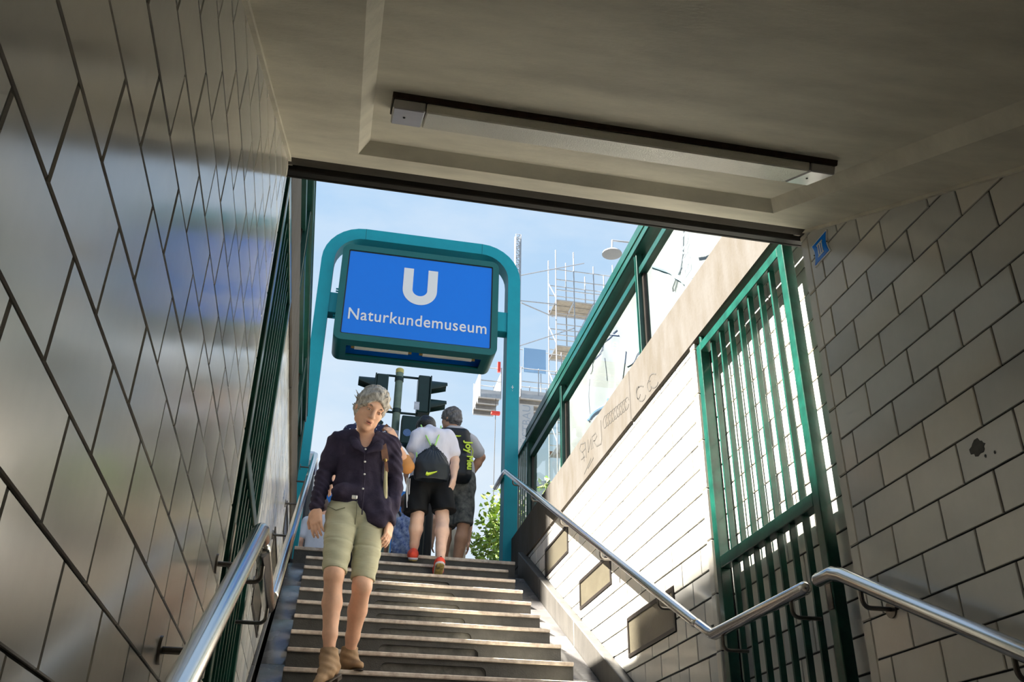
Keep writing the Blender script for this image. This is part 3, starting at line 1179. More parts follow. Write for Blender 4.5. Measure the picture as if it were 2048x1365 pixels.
# ---- recessed wall lights
WL = ('top wall light, nearest the street, in a dark frame in the sunlit tiles',
      'middle one of three framed wall lights in the sunlit tiles',
      'lowest of three framed wall lights, its pane brown in the shade')
for side, xw, s in ((1, XRO, 1), (-1, XLO, -1)):
    for (y0, y1, z0, z1), lab in zip(PANELS, WL):
        if side < 0:
            lab = lab.replace('sunlit tiles', 'wall opposite').replace(', its pane brown in the shade', ' in the wall opposite')
        t = thing('wall_light', (xw, (y0 + y1) / 2, z0), lab, 'wall light', 'wall lights stepping up the stairwell')
        o = [(y0, z0), (y1, z0), (y1, z1), (y0, z1)]
        q = 0.022
        i4 = [(y0 + q, z0 + q), (y1 - q, z0 + q), (y1 - q, z1 - q), (y0 + q, z1 - q)]
        MB().ring(o, i4, 0, xw - s * 0.006, xw + s * 0.006).build('light_frame', 'panel_frame', t, bevel=0.0015, smooth=0)
        MB().box((xw + s * 0.0005, y0 + q, z0 + q), (xw + s * 0.0055, y1 - q, z1 - q)).build('pane', 'panel_pane', t, smooth=0)

# ---- glazed windscreens standing on the copings
PY = [3.10, 5.03, 7.08, 8.38]


def windscreen(xc, s, label):
    t = thing('windscreen', (xc, 5.7, 2.81), label, 'windscreen', 'glazed windscreens on the stairwell copings')
    for k, y in enumerate(PY):
        p = MB().box((xc - s * 0.045, y - 0.022, 2.81), (xc + s * 0.03, y + 0.022, 3.60)).build('post', 'frame_green', t, bevel=0.003)
        MB().box((xc - s * 0.050, y - 0.006, 2.85), (xc - s * 0.044, y + 0.006, 3.58)).build('cover_strip', 'gate_green', p)
    bm_ = MB().box((xc - s * 0.06, 3.02, 3.595), (xc + s * 0.07, 8.41, 3.75)).build('top_beam', 'frame_green', t, bevel=0.008)
    MB().box((xc - s * 0.066, 3.02, 3.66), (xc - s * 0.059, 8.41, 3.668)).build('drip_bead', 'gate_green', bm_)
    for a, b in zip(PY, PY[1:]):
        MB().box((xc - s * 0.03, a + 0.022, 3.43), (xc + s * 0.02, b - 0.022, 3.485)).build('transom', 'frame_green', t, bevel=0.003)
        MB().box((xc - s * 0.004, a + 0.022, 2.812), (xc + s * 0.004, b - 0.022, 3.43)).build('pane', 'pane_glass', t, smooth=0)
        MB().box((xc - s * 0.004, a + 0.022, 3.485), (xc + s * 0.004, b - 0.022, 3.595)).build('pane', 'pane_glass', t, smooth=0)
        MB().box((xc - s * 0.012, b - 0.05, 2.812), (xc + s * 0.012, b - 0.022, 3.43)).build('glazing_bead', 'panel_frame', t, smooth=0)
        MB().box((xc - s * 0.012, a + 0.022, 2.812), (xc + s * 0.012, a + 0.05, 3.43)).build('glazing_bead', 'panel_frame', t, smooth=0)
    return t


windscreen(XRO + 0.055, 1, 'green framed glass windscreen on the coping scribbled with tags')
windscreen(XLO - 0.055, -1, 'green framed glass windscreen on the coping behind the shaded handrail')


# ---- barred railings at the head of the stairs
def railing(xc, s, label):
    t = thing('railing', (xc, 9.2, 2.81), label, 'railing', 'barred railings at the head of the stairs')
    ya, yb = 8.43, 9.95
    MB().box((xc - 0.02, ya, 3.76), (xc + 0.02, yb, 3.80)).build('top_rail', 'frame_green', t, bevel=0.003)
    MB().box((xc - 0.015, ya + 0.04, 2.85), (xc + 0.015, 9.52, 2.88)).build('bottom_rail', 'frame_green', t, bevel=0.003)
    MB().box((xc - 0.015, 9.52, 2.44), (xc + 0.015, yb - 0.04, 2.47)).build('bottom_rail', 'frame_green', t, bevel=0.003)
    for y, z in ((ya, 2.81), (9.50, 2.81), (yb - 0.04, STREET)):
        MB().box((xc - 0.025, y, z), (xc + 0.025, y + 0.045, 3.78)).build('post', 'frame_green', t, bevel=0.003)
    y = ya + 0.125
    while y < yb - 0.08:
        if abs(y - 9.52) > 0.05:
            MB().box((xc - 0.008, y - 0.011, 2.86 if y < 9.5 else 2.46), (xc + 0.008, y + 0.011, 3.77)).build('bar', 'frame_green', t)
        y += 0.105
    MB().box((xc - s * 0.032, ya + 0.005, 3.50), (xc - s * 0.024, ya + 0.04, 3.66)).build('hinge', 'steel_dark', t)
    return t


railing(XRO + 0.09, 1, 'dark green barred railing on the concrete kerb beside the street tree')
railing(XLO - 0.14, -1, 'dark green barred railing on the kerb behind the shaded handrail')

# ---- station sign: portal arch carrying a lit box
AY = 9.0
arch = thing('station_sign', (0.73, AY + 0.1, STREET), 'teal arch over the stairs carrying a blue Naturkundemuseum box with white U', 'sign')


def arch_path(x0, x1, z0, z1, r, n=8):
    P = [(x0, z0)]
    for i in range(n + 1):
        a = R(180 - 90 * i / n)
        P.append((x0 + r + r * math.cos(a), z1 - r + r * math.sin(a)))
    for i in range(n + 1):
        a = R(90 - 90 * i / n)
        P.append((x1 - r + r * math.cos(a), z1 - r + r * math.sin(a)))
    P.append((x1, z0))
    return P


AX0, AX1, AZ = -0.405, 1.862, 6.31
outp = arch_path(AX0, AX1, STREET, AZ, 0.46)
inp = arch_path(AX0 + 0.142, AX1 - 0.142, STREET, AZ - 0.142, 0.318)
n = len(outp)
mb = MB()
YF, YK = AY, AY + 0.20
vs = [(p[0], y, p[1]) for y in (YF, YK) for q in (outp, inp) for p in q]
fs = []
for i in range(n - 1):
    fs += [(i, i + 1, i + 1 + n, i + n), (i + 2 * n, i + 3 * n, i + 1 + 3 * n, i + 1 + 2 * n), (i, i + 2 * n, i + 1 + 2 * n, i + 1), (i + n, i + 1 + n, i + 1 + 3 * n, i + 3 * n)]
fs += [(0, n, 3 * n, 2 * n), (n - 1, 3 * n - 1, 4 * n - 1, 2 * n - 1)]
ar = mb.add(vs, fs).build('arch', 'arch_teal', arch, bevel=0.0)
# chalk mark on the post
cm = MB()
q = onY(1025, 775, AY - 0.001)
for dx, dz in ((0.014, 0.003), (0.003, 0.022)):
    cm.box((q[0] - dx, AY - 0.0015, q[2] - dz), (q[0] + dx, AY + 0.001, q[2] + dz))
cm.box((q[0] - 0.003, AY - 0.0015, q[2] - 0.045), (q[0] + 0.003, AY + 0.001, q[2] - 0.038))
cm.build('paint_chip', 'sign_white', ar, smooth=0)
for x in (AX0 + 0.46, AX1 - 0.46):
    MB().box((x - 0.0015, AY - 0.001, AZ - 0.14), (x + 0.0015, AY + 0.003, AZ - 0.002)).build('weld_seam', 'tl_green', ar, smooth=0)
BX0, BX1, BZ0, BZ1 = -0.178, 1.585, 4.775, 5.985
BY0, BY1 = AY - 0.14, AY + 0.34
ro = rrect(BX0, BX1, BZ0, BZ1, 0.09)
ri = rrect(BX0 + 0.07, BX1 - 0.07, BZ0 + 0.075, BZ1 - 0.07, 0.02)
case = MB().ring(ro, ri, 1, BY0, BY0 + 0.03)
case.ring(ro, ri, 1, BY1 - 0.03, BY1)
nn = len(ro)
# shell with an opening underneath
vs = [(p[0], y, p[1]) for y in (BY0 + 0.03, BY1 - 0.03) for p in ro]
fs = []
for i in range(nn):
    j = (i + 1) % nn
    if ro[i][1] < BZ0 + 1e-4 and ro[j][1] < BZ0 + 1e-4:
        continue
    fs.append((i, j, j + nn, i + nn))
case.add(vs, fs)
xa, xb = BX0 + 0.09, BX1 - 0.09
case.box((xa, BY0 + 0.03, BZ0), (xb, BY0 + 0.13, BZ0 + 0.02))
case.box((xa, BY1 - 0.11, BZ0), (xb, BY1 - 0.03, BZ0 + 0.02))
case.box((xa, BY0 + 0.13, BZ0), (xa + 0.06, BY1 - 0.11, BZ0 + 0.02))
case.box((xb - 0.06, BY0 + 0.13, BZ0), (xb, BY1 - 0.11, BZ0 + 0.02))
cs = case.build('sign_box', 'box_green', arch, smooth=30)
MB().box((BX0 + 0.03, BY0 + 0.14, BZ0 + 0.14), (BX1 - 0.03, BY1 - 0.12, BZ0 + 0.15)).build('reflector', 'sign_blue', cs, smooth=0)
for fy, yy, sgn in ((BY0 + 0.012, BY0 + 0.018, 1), (BY1 - 0.018, BY1 - 0.012, -1)):
    pn = MB().prism(rrect(BX0 + 0.06, BX1 - 0.06, BZ0 + 0.065, BZ1 - 0.06, 0.02), 1, fy, yy).build('face_panel', 'sign_blue', arch, smooth=0)
    gk = MB().ring(rrect(BX0 + 0.066, BX1 - 0.066, BZ0 + 0.071, BZ1 - 0.066, 0.022), rrect(BX0 + 0.082, BX1 - 0.082, BZ0 + 0.087, BZ1 - 0.082, 0.012), 1, fy - 0.003 * sgn, yy).build('gasket', 'black_plastic', pn, smooth=0)
    # the U, a solid shape
    xm = 0.703
    uw, ut = 0.190, 0.108
    ztop, zbot = 5.765, 5.305
    if sgn < 0:
        xm = BX0 + BX1 - 0.703
    y_out = fy - 0.004 if sgn > 0 else yy + 0.004
    mbu = MB()
    oc = [(xm - uw, ztop - (ztop - zbot - uw) * k / 6) for k in range(6)] + [(xm + uw * math.cos(a), zbot + uw + uw * math.sin(a)) for a in np.linspace(math.pi, 2 * math.pi, 21)] + [(xm + uw, zbot + uw + (ztop - zbot - uw) * k / 6) for k in range(1, 7)]
    wi = uw - ut
    ic = [(xm - wi, ztop - (ztop - zbot - uw) * k / 6) for k in range(6)] + [(xm + wi * math.cos(a), zbot + uw + wi * 0.95 * math.sin(a)) for a in np.linspace(math.pi, 2 * math.pi, 21)] + [(xm + wi, zbot + uw + (ztop - zbot - uw) * k / 6) for k in range(1, 7)]
    K = len(oc)
    y_in = (fy + yy) / 2
    vs = [(p[0], y, p[1]) for y in (y_out, y_in) for q2 in (oc, ic) for p in q2]
    fs = []
    for i in range(K - 1):
        fs += [(i, i + 1, i + 1 + K, i + K), (i + 2 * K, i + 3 * K, i + 1 + 3 * K, i + 1 + 2 * K), (i, i + 2 * K, i + 1 + 2 * K, i + 1), (i + K, i + 1 + K, i + 1 + 3 * K, i + 3 * K)]
    mbu.add(vs, fs).build('letter_u', 'sign_white', pn, smooth=0)
    if sgn > 0:
        M = frame(((BX0 + BX1) / 2 + 0.005, y_out + 0.001, 5.035), (1, 0, 0), (0, 0, 1))
    else:
        M = frame(((BX0 + BX1) / 2, y_out - 0.001, 5.035), (-1, 0, 0), (0, 0, 1))
    text_mesh('Naturkundemuseum', 0.20, 'station_name', 'sign_white', pn, M, 0.002, 0.0015, 1.06, width=1.505)
for x0, x1 in ((BX0 + 0.24, BX0 + 0.82), (BX0 + 0.98, BX0 + 1.52)):
    tb = MB().tube([(x0, AY + 0.10, BZ0 + 0.055), (x1, AY + 0.10, BZ0 + 0.055)], 0.032, 14).build('lamp_tube', 'tube_white', cs)
    for x in (x0 - 0.02, x1 + 0.02):
        MB().tube([(x - 0.018, AY + 0.10, BZ0 + 0.055), (x + 0.018, AY + 0.10, BZ0 + 0.055)], 0.024, 10).build('lamp_holder', 'brass', tb)
for s_, x0, x1 in ((-1, AX0 + 0.13, BX0 + 0.005), (1, BX1 - 0.005, AX1 - 0.13)):
    zc = 5.33
    br = MB().box((x0, AY + 0.02, zc - 0.15), (x1, AY + 0.17, zc + 0.10)).build('side_bracket', 'arch_teal', arch, bevel=0.004)
    xb_ = BX0 - 0.012 if s_ < 0 else BX1 + 0.012
    for z in (zc - 0.21, zc - 0.18, zc + 0.13, zc + 0.16):
        MB().tube([(xb_ + 0.016 * s_, AY + 0.04, z), (xb_ - 0.014 * s_, AY + 0.04, z)], 0.009, 6).build('bolt', 'arch_teal', br)

# ================================================================== THE STREET BEYOND
# ---- unseen houses added on the sun side, sized to throw shade into the stairwell
def house(name, x0, x1, y0, y1, ztop, mn):
    h = struct(box(name, (x0, y0, STREET), (x1, y1, ztop), mn))
    z = STREET + 1.0
    while z < ztop - 2.6:
        y = y0 + 0.9
        while y < y1 - 2.0:
            w = MB().box((x1 - 0.02, y, z), (x1 + 0.01, y + 1.15, z + 1.75)).build('window', 'window_dark', h, smooth=0)
            MB().ring([(y - 0.08, z - 0.08), (y + 1.23, z - 0.08), (y + 1.23, z + 1.83), (y - 0.08, z + 1.83)],
                      [(y, z), (y + 1.15, z), (y + 1.15, z + 1.75), (y, z + 1.75)], 0, x1 - 0.01, x1 + 0.05).build('window_surround', 'window_frame', w, smooth=0)
            y += 2.6
        z += 3.3
    return h


house('shade_house_low', -22, -12, -16, 6.07, 18.9, 'facade')
house('shade_house_tall', -22, -12, 8.25, 34, 23.6, 'facade_grey')
gh = struct(box('wall_house_far', (5.2, 23, STREET), (14, 27, 8.8), 'facade_grey'))
for z in (3.2, 5.6, 7.2):
    for x in (5.8, 7.2, 8.6, 10.0, 11.4):
        MB().box((x, 22.97, z), (x + 0.8, 23.02, z + 1.1)).build('window', 'window_dark', gh, smooth=0)

# ---- tarpaulin on a scaffold right behind the windscreen
TX = 3.2
tp = thing('tarpaulin', (TX, 8.0, STREET), 'creased white scaffold tarpaulin hanging behind the tagged windscreen', 'tarpaulin')
ny, nz = 150, 66
ty0, ty1, tz0, tz1 = 2.6, 12.4, STREET + 0.05, 6.42
rs = np.random.RandomState(3)
ph = rs.rand(14) * 6.28


def tarp_x(y, z):
    v = 0.05 * math.sin(y * 2.1 + ph[0] + 0.5 * math.sin(z * 1.3)) + 0.03 * math.sin(y * 5.3 + z * 1.1 + ph[1])
    v += 0.022 * math.sin(z * 3.7 + y * 1.9 + ph[2]) + 0.018 * math.sin(y * 11 + 2.2 * math.sin(z * 2.0 + ph[3]))
    # creases pulled between the ties
    v += 0.05 * (abs(math.sin(0.9 * y + 0.7 * z + ph[4])) ** 0.6 - 0.6) + 0.035 * (abs(math.sin(1.7 * y - 1.2 * z + ph[5])) ** 0.5 - 0.6)
    return TX + v


vs, fs = [], []
for k in (0, 1):
    for i in range(ny + 1):
        for j in range(nz + 1):
            y = ty0 + (ty1 - ty0) * i / ny
            z = tz0 + (tz1 - tz0) * j / nz
            vs.append((tarp_x(y, z) + 0.004 * k, y, z))
S = (ny + 1) * (nz + 1)
for i in range(ny):
    for j in range(nz):
        a, b, c_, d_ = i * (nz + 1) + j, (i + 1) * (nz + 1) + j, (i + 1) * (nz + 1) + j + 1, i * (nz + 1) + j + 1
        fs += [(a, d_, c_, b), (a + S, b + S, c_ + S, d_ + S)]
for i in range(ny):
    for j in (0, nz):
        a, b = i * (nz + 1) + j, (i + 1) * (nz + 1) + j
        fs.append((a, b, b + S, a + S))
MB().add(vs, fs).build('sheet', 'tarp', tp, smooth=60)


def tarp_line(name, pts, w, mn):
    P = []
    for (px, py) in pts:
        q = onX(px, py, TX - 0.05)
        P.append(q)
    Q = []
    for a, b in zip(P, P[1:]):
        for k in range(14):
            t = k / 14
            y, z = a[1] + (b[1] - a[1]) * t, a[2] + (b[2] - a[2]) * t
            Q.append((tarp_x(y, z) - 0.008, y, z))
    Q.append((tarp_x(P[-1][1], P[-1][2]) - 0.008, P[-1][1], P[-1][2]))
    return MB().tube(Q, w, 6).build(name, mn, tp)


zt = lambda x, y: (1000 + x / 2.905, 430 + y / 2.905)
for pts in ([(480, 920), (665, 640)], [(600, 690), (690, 700)], [(590, 760), (685, 670)], [(585, 830), (580, 960)], [(480, 950), (500, 1200)],
            [(710, 790), (705, 960)], [(715, 880), (790, 790)], [(990, 440), (1080, 90)], [(1010, 170), (1060, 230)], [(960, 440), (1030, 300)]):
    tarp_line('tie_rope', [zt(*p) for p in pts], 0.0055, 'rope')
tarp_line('strut', [zt(850, 285), zt(1105, 405)], 0.026, 'print_grey')
tarp_line('strut', [zt(490, 1190), zt(590, 1070)], 0.022, 'print_blue')
q = onX(1391, 520, TX - 0.12)
text_mesh('GERÜSTBAU', 0.26, 'printed_name', 'print_grey', tp, frame((TX - 0.17, q[1], q[2] - 0.35), (0, 0, 1), (0, 1, 0)), 0.002, 0.0, 1.0)
# poles and ledgers that carry it
for y in (2.7, 5.1, 7.5, 9.9, 12.3):
    MB().tube([(TX + 0.18, y, STREET), (TX + 0.18, y, 6.44)], 0.024, 10).build('scaffold_pole', 'galvanised', tp)
for z in (3.3, 4.9, 6.35):
    MB().tube([(TX + 0.18, 2.6, z), (TX + 0.18, 12.4, z)], 0.024, 10).build('scaffold_ledger', 'galvanised', tp)

# ---- traffic light
TY = 12.2
pt = onY(800, 740, TY)
tl = thing('traffic_light', (pt[0], TY, STREET), 'grey green traffic light post with three black signal heads and stickers', 'traffic light')
px_, pz_ = pt[0], pt[2]
pole = MB().tube([(px_, TY, STREET), (px_, TY, pz_ - 0.03)], 0.055, 18).build('pole', 'pole_green', tl)
MB().tube([(px_, TY, pz_ - 0.06), (px_, TY, pz_), (px_, TY, pz_ + 0.012)], [0.058, 0.058, 0.045], 18).build('pole_cap', 'pole_yellow', pole)
for z in (pz_ - 0.16, pz_ - 0.66):
    MB().tube([(px_, TY, z - 0.03), (px_, TY, z + 0.03)], 0.064, 16).build('clamp', 'tl_green', pole)


def signal_head(cx, cz, s, nl=2, yaw=0.0, w=0.20, h=0.58, d=0.17):
    """s: +1 lenses face +X, -1 face -X, 0 face the stairs"""
    root = MB().box((cx - d / 2, TY - w / 2, cz - h / 2), (cx + d / 2, TY + w / 2, cz + h / 2)) if s else MB().box((cx - w / 2, TY - d / 2 - 0.12, cz - h / 2), (cx + w / 2, TY + d / 2 - 0.12, cz + h / 2))
    hd = root.build('signal_head', 'tl_green', tl, bevel=0.012)
    for k in range(nl):
        z = cz + h / 2 - h * (k + 0.5) / nl
        if s:
            xf = cx + s * d / 2
            MB().box((xf, TY - w / 2 - 0.02, z - h / nl / 2 + 0.004), (xf + s * 0.02, TY + w / 2 + 0.02, z + h / nl / 2 - 0.004)).build('door', 'tl_green', hd, bevel=0.004)
            # visor: half tube over the lens
            v = MB()
            pts, n = [], 14
            vs = []
            for (xx, rr, lo) in ((xf + s * 0.02, 0.105, -0.6), (xf + s * 0.25, 0.10, 0.15)):
                for i in range(n + 1):
                    a = lo + (math.pi - 2 * lo) * i / n
                    for r2 in (rr, rr - 0.008):
                        vs.append((xx, TY + r2 * math.cos(a), z + r2 * math.sin(a)))
            fs = []
            o = 2 * (n + 1)
            for i in range(n):
                a = 2 * i
                fs += [(a, a + 2, o + a + 2, o + a), (a + 1, o + a + 1, o + a + 3, a + 3), (a, a + 1, a + 3, a + 2), (o + a, o + a + 2, o + a + 3, o + a + 1)]
            fs += [(0, o, o + 1, 1), (2 * n, 2 * n + 1, o + 2 * n + 1, o + 2 * n)]
            v.add(vs, fs).build('visor', 'tl_green', hd, smooth=30)
            MB().tube([(xf + s * 0.018, TY, z), (xf + s * 0.03, TY, z)], 0.09, 16).build('lens', 'lens_dark', hd)
    return hd


h1c = onY(843, 793, TY)
h1 = signal_head(h1c[0] + 0.02, h1c[2], 1)
h2c = onY(762, 790, TY)
h2 = signal_head(h2c[0], h2c[2], -1)
h3c = onY(818, 872, TY)
h3 = signal_head(h3c[0] + 0.02, h3c[2], 0, 2, w=0.30, h=0.42, d=0.20)
for z in (pz_ - 0.11, pz_ - 0.68):
    MB().tube([(h2c[0] + 0.06, TY, z), (px_ - 0.05, TY, z)], 0.018, 8).build('arm', 'tl_green', tl)
    MB().tube([(px_ + 0.05, TY, z), (h1c[0] - 0.04, TY, z)], 0.018, 8).build('arm', 'tl_green', tl)
s1 = onY(833, 812, TY - 0.101)
MB().box((s1[0] - 0.035, TY - 0.104, s1[2] - 0.06), (s1[0] + 0.04, TY - 0.099, s1[2] + 0.06)).build('sticker', 'sticker', h1, smooth=0)
s2 = onY(814, 866, TY - 0.22)
MB().tube([(s2[0], TY - 0.219, s2[2]), (s2[0], TY - 0.225, s2[2])], 0.055, 20).build('sticker', 'sticker_blue', h3)
s3 = onY(793, 868, TY - 0.05)
MB().box((s3[0] - 0.03, TY - 0.062, s3[2] - 0.045), (s3[0] + 0.03, TY - 0.05, s3[2] + 0.045)).build('sticker', 'sticker', pole, smooth=0)
# tilted turning-signal hood below
for pts, w in (([(838, 888), (806, 905)], 0.10), ([(762, 845), (742, 865)], 0.09)):
    a, b = onY(*pts[0], TY), onY(*pts[1], TY)
    MB().beam(a, b, 0.16, w).build('signal_hood', 'tl_green', tl, bevel=0.01)

# ---- mast climbing work platform far down the street
MY = 30.0
mq = onY(1036, 472, MY)
mast = thing('mast_platform', (mq[0], MY, STREET), 'tall lattice mast with white work platforms on both sides of the teal arch post', 'work platform')
ml = MB()
mw = 0.20
for dx, dy in ((-1, -1), (1, -1), (1, 1), (-1, 1)):
    ml.tube([(mq[0] + dx * mw / 2, MY + dy * mw / 2, STREET), (mq[0] + dx * mw / 2, MY + dy * mw / 2, mq[2])], 0.022, 6)
z = mq[2]
k = 0
while z > STREET + 6:
    s_ = 1 if k % 2 else -1
    for dy in (-1, 1):
        ml.tube([(mq[0] - mw / 2 * s_, MY + dy * mw / 2, z), (mq[0] + mw / 2 * s_, MY + dy * mw / 2, z - 0.22)], 0.012, 5)
        ml.tube([(mq[0] - mw / 2, MY + dy * mw / 2, z), (mq[0] + mw / 2, MY + dy * mw / 2, z)], 0.012, 5)
    z -= 0.22
    k += 1
ml.build('mast', 'galvanised', mast)


def platform(xa, xb, zd, yb=MY + 1.5, ya=MY):
    t = MB().box((xa, ya, zd), (xb, yb, zd + 0.04)).build('deck', 'deck_board', mast, smooth=0)
    for y in (ya, ya + 0.5, ya + 1.0, yb):
        MB().beam((xa, y, zd - 0.07), (xb, y, zd - 0.07), 0.10, 0.14).build('deck_joist', 'galvanised', t, smooth=0)
    for y in (ya, yb):
        for zz_ in (0.55, 1.08):
            MB().tube([(xa, y, zd + zz_), (xb, y, zd + zz_)], 0.018, 6).build('guard_rail', 'galvanised', t)
        n = max(2, int((xb - xa) / 0.55) + 1)
        for i in range(n):
            x = xa + (xb - xa) * i / (n - 1)
            MB().tube([(x, y, zd - 0.1), (x, y, zd + 1.12)], 0.020, 6).build('guard_post', 'galvanised', t)
        MB().box((xa, y - 0.008, zd), (xb, y + 0.008, zd + 0.18)).build('toe_board', 'white_panel', t, smooth=0)
    for x in (xa, xb):
        MB().box((x - 0.008, ya, zd), (x + 0.008, yb, zd + 0.95)).build('side_panel', 'white_panel', t, smooth=0)
    return t


p1 = onY(960, 788, MY)
p2 = onY(1002, 790, MY)
platform(p1[0], p2[0], p1[2])
p3 = onY(1042, 790, MY)
platform(p3[0], p3[0] + 2.6, p3[2])
MB().box((p3[0] + 0.1, MY + 0.1, p3[2] + 1.0), (p3[0] + 0.95, MY + 0.14, p3[2] + 2.0)).build('site_panel', 'print_blue', mast, smooth=0)
for x in (0.9, 1.7, 2.3):
    MB().tube([(p3[0] + x, MY + 0.7, p3[2]), (p3[0] + x, MY + 0.7, p3[2] + 2.3)], 0.02, 6).build('guard_post', 'galvanised', mast)
for zz_ in (1.5, 2.25):
    MB().tube([(p3[0] + 0.05, MY + 0.7, p3[2] + zz_), (p3[0] + 2.6, MY + 0.7, p3[2] + zz_ - 0.12)], 0.016, 6).build('guard_rail', 'galvanised', mast)
hk = onY(991, 827, MY)
MB().tube([(hk[0], MY, p1[2] - 0.1), (hk[0], MY, STREET + 6)], 0.012, 5).build('hoist_cable', 'steel_dark', mast)
MB().box((hk[0] - 0.16, MY - 0.06, hk[2] - 0.07), (hk[0] + 0.16, MY + 0.06, hk[2] + 0.07)).build('hoist_hook', 'red_plastic', mast, bevel=0.02)
ht = onY(998, 735, MY)
MB().box((ht[0] - 0.05, MY - 0.05, ht[2] - 0.2), (ht[0] + 0.05, MY + 0.05, ht[2] + 0.2)).build('warning_flag', 'red_plastic', mast, smooth=0)
bq = onY(1050, 850, MY)
bn = MB().box((bq[0] - 0.22, MY - 0.05, bq[2] - 1.6), (bq[0] + 0.30, MY - 0.03, bq[2] + 0.75)).build('banner', 'white_panel', mast, smooth=0)
text_mesh('GERÜSTBAU', 0.42, 'printed_name', 'print_grey', bn, frame((bq[0] + 0.18, MY - 0.055, bq[2] - 0.4), (0, 0, 1), (-1, 0, 0)), 0.002)

# ---- scaffold tower
sc = thing('scaffold', (10.7, 32.8, STREET), 'silver scaffold tower with board decks, tied to the lattice mast', 'scaffold')
sx = [8.18, 8.96, 9.82, 10.68, 12.0, 13.5]
sy = [32.2, 33.5]
ztop = 22.75
for i, x in enumerate(sx):
    for y in sy:
        zt_ = ztop - (0.0, 0.0, 0.6, 0.4, 0.8, 0.5)[i] + (0.3 if y > 33 else 0)
        MB().tube([(x, y, STREET), (x, y, zt_)], 0.026, 6).build('standard', 'galvanised', sc)
lv = [20.28, 18.13, 15.98, 13.83]
for z in lv:
    for a, b in zip(sx, sx[1:]):
        for kk in range(3):
            y0 = sy[0] + 0.06 + kk * 0.41
            dk = MB().box((a + 0.03, y0, z), (b - 0.03, y0 + 0.36, z + 0.05)).build('deck_board', 'deck_board', sc, smooth=0)
        MB().box((a, sy[1], z + 0.05), (b, sy[1] + 0.03, z + 0.25)).build('toe_board', 'strap_brown', sc, smooth=0)
    for y in sy:
        for dz in (0.0, 0.5, 1.0, 1.5):
            MB().tube([(sx[0], y, z + dz), (sx[-1], y, z + dz)], 0.02, 6).build('ledger', 'galvanised', sc)
    for x in sx:
        MB().tube([(x, sy[0], z - 0.03), (x, sy[1], z - 0.03)], 0.024, 6).build('transom', 'galvanised', sc)
    MB().tube([(sx[1], sy[0], z - 1.8), (sx[2], sy[0], z + 0.1)], 0.018, 6).build('brace', 'galvanised', sc)
    MB().tube([(sx[0], sy[0], z + 0.1), (sx[0], sy[1], z + 1.6)], 0.018, 6).build('brace', 'galvanised', sc)
for a, b in (((1042, 551), (1168, 527)), ((1042, 602), (1112, 609)), ((1042, 606), (1107, 634)), ((1040, 692), (1148, 657))):
    MB().tube([onY(*a, MY + 0.2), onY(*b, sy[0])], 0.024, 6).build('tie_tube', 'galvanised', sc)

# ---- street lamp hung over the road
sl_ = onY(1224, 508, 16.0)
lampst = thing('street_lamp', sl_, 'pale saucer shaped street lamp hanging beyond the windscreen beam', 'street lamp')
MB().tube([(sl_[0], 16.0, sl_[2] + 0.10), (sl_[0], 16.0, sl_[2] + 0.055), (sl_[0], 16.0, sl_[2] + 0.02), (sl_[0], 16.0, sl_[2] - 0.01), (sl_[0], 16.0, sl_[2] - 0.012)], [0.03, 0.12, 0.205, 0.215, 0.19], 24).build('lamp_shade', 'white_panel', lampst)
MB().tube([(sl_[0], 16.0, sl_[2] + 0.1), (sl_[0] + 0.02, 16.0, sl_[2] + 0.35), (sl_[0] + 3.0, 16.0, sl_[2] + 0.45)], 0.02, 8).build('hanger', 'galvanised', lampst)
MB().tube([(sl_[0] + 3.0, 16.0, sl_[2] + 0.6), (sl_[0] + 3.0, 16.0, STREET)], 0.07, 10).build('lamp_post', 'galvanised', lampst)

# ---- street tree and shrub: limbs with real leaves
def tree(name, base, crown, rad, n, label, leaf=0.075, seed=1):
    t = thing(name, base, label, 'tree' if 'tree' in name else 'shrub')
    rr = np.random.RandomState(seed)
    tops = []
    mb = MB()
    b = Vector(base)
    c_ = Vector(crown)
    mb.tube([b, b.lerp(c_, 0.45) + Vector((0.05, 0, 0)), c_], [0.09 * rad, 0.06 * rad, 0.03 * rad], 8)
    for k in range(9):
        v = Vector(rr.normal(size=3)).normalized() * rad * (0.6 + 0.4 * rr.rand())
        v.z = abs(v.z) * 0.9 - 0.2 * rad
        e_ = c_ + v
        mb.tube([b.lerp(c_, 0.5 + 0.45 * rr.rand()), c_ + v * 0.4, e_], [0.035 * rad, 0.02 * rad, 0.008], 6)
        tops.append(e_)
    mb.build('trunk', 'bark', t)
    vs, fs = [], []
    cl = []
    for k in range(max(18, n // 30)):
        v = rr.normal(size=3)
        v /= np.linalg.norm(v)
        cl.append(np.array(crown) + v * rad * (0.45 + 0.55 * rr.rand()) * np.array([1, 1, 1.15]))
    for k in range(n):
        cc = cl[rr.randint(len(cl))]
        p = Vector(cc + rr.normal(size=3) * rad * 0.13)
        dz = Vector((rr.normal(), rr.normal(), rr.normal() * 0.6 - 0.5)).normalized()
        sd = dz.cross(Vector(rr.normal(size=3))).normalized()
        L_ = leaf * (0.7 + 0.7 * rr.rand())
        nrm = dz.cross(sd) * L_ * 0.12
        o = len(vs)
        vs += [p, p + dz * L_ * 0.4 + sd * L_ * 0.28 + nrm, p + dz * L_, p + dz * L_ * 0.4 - sd * L_ * 0.28 + nrm]
        fs += [(o, o + 1, o + 2), (o, o + 2, o + 3)]
    f_ = MB().add(vs, fs).build('foliage', 'leaf', t, smooth=0)
    f_['kind'] = 'stuff'
    return t


tree('street_tree', (3.35, 15.0, STREET), (3.30, 15.0, 4.45), 1.15, 2600, 'yellow green street tree beside the barred railing', 0.11, 4)
tree('shrub', (3.0, 13.3, STREET), (3.0, 13.3, 3.85), 0.55, 900, 'low green shrub seen through the end pane of the windscreen', 0.07, 9)

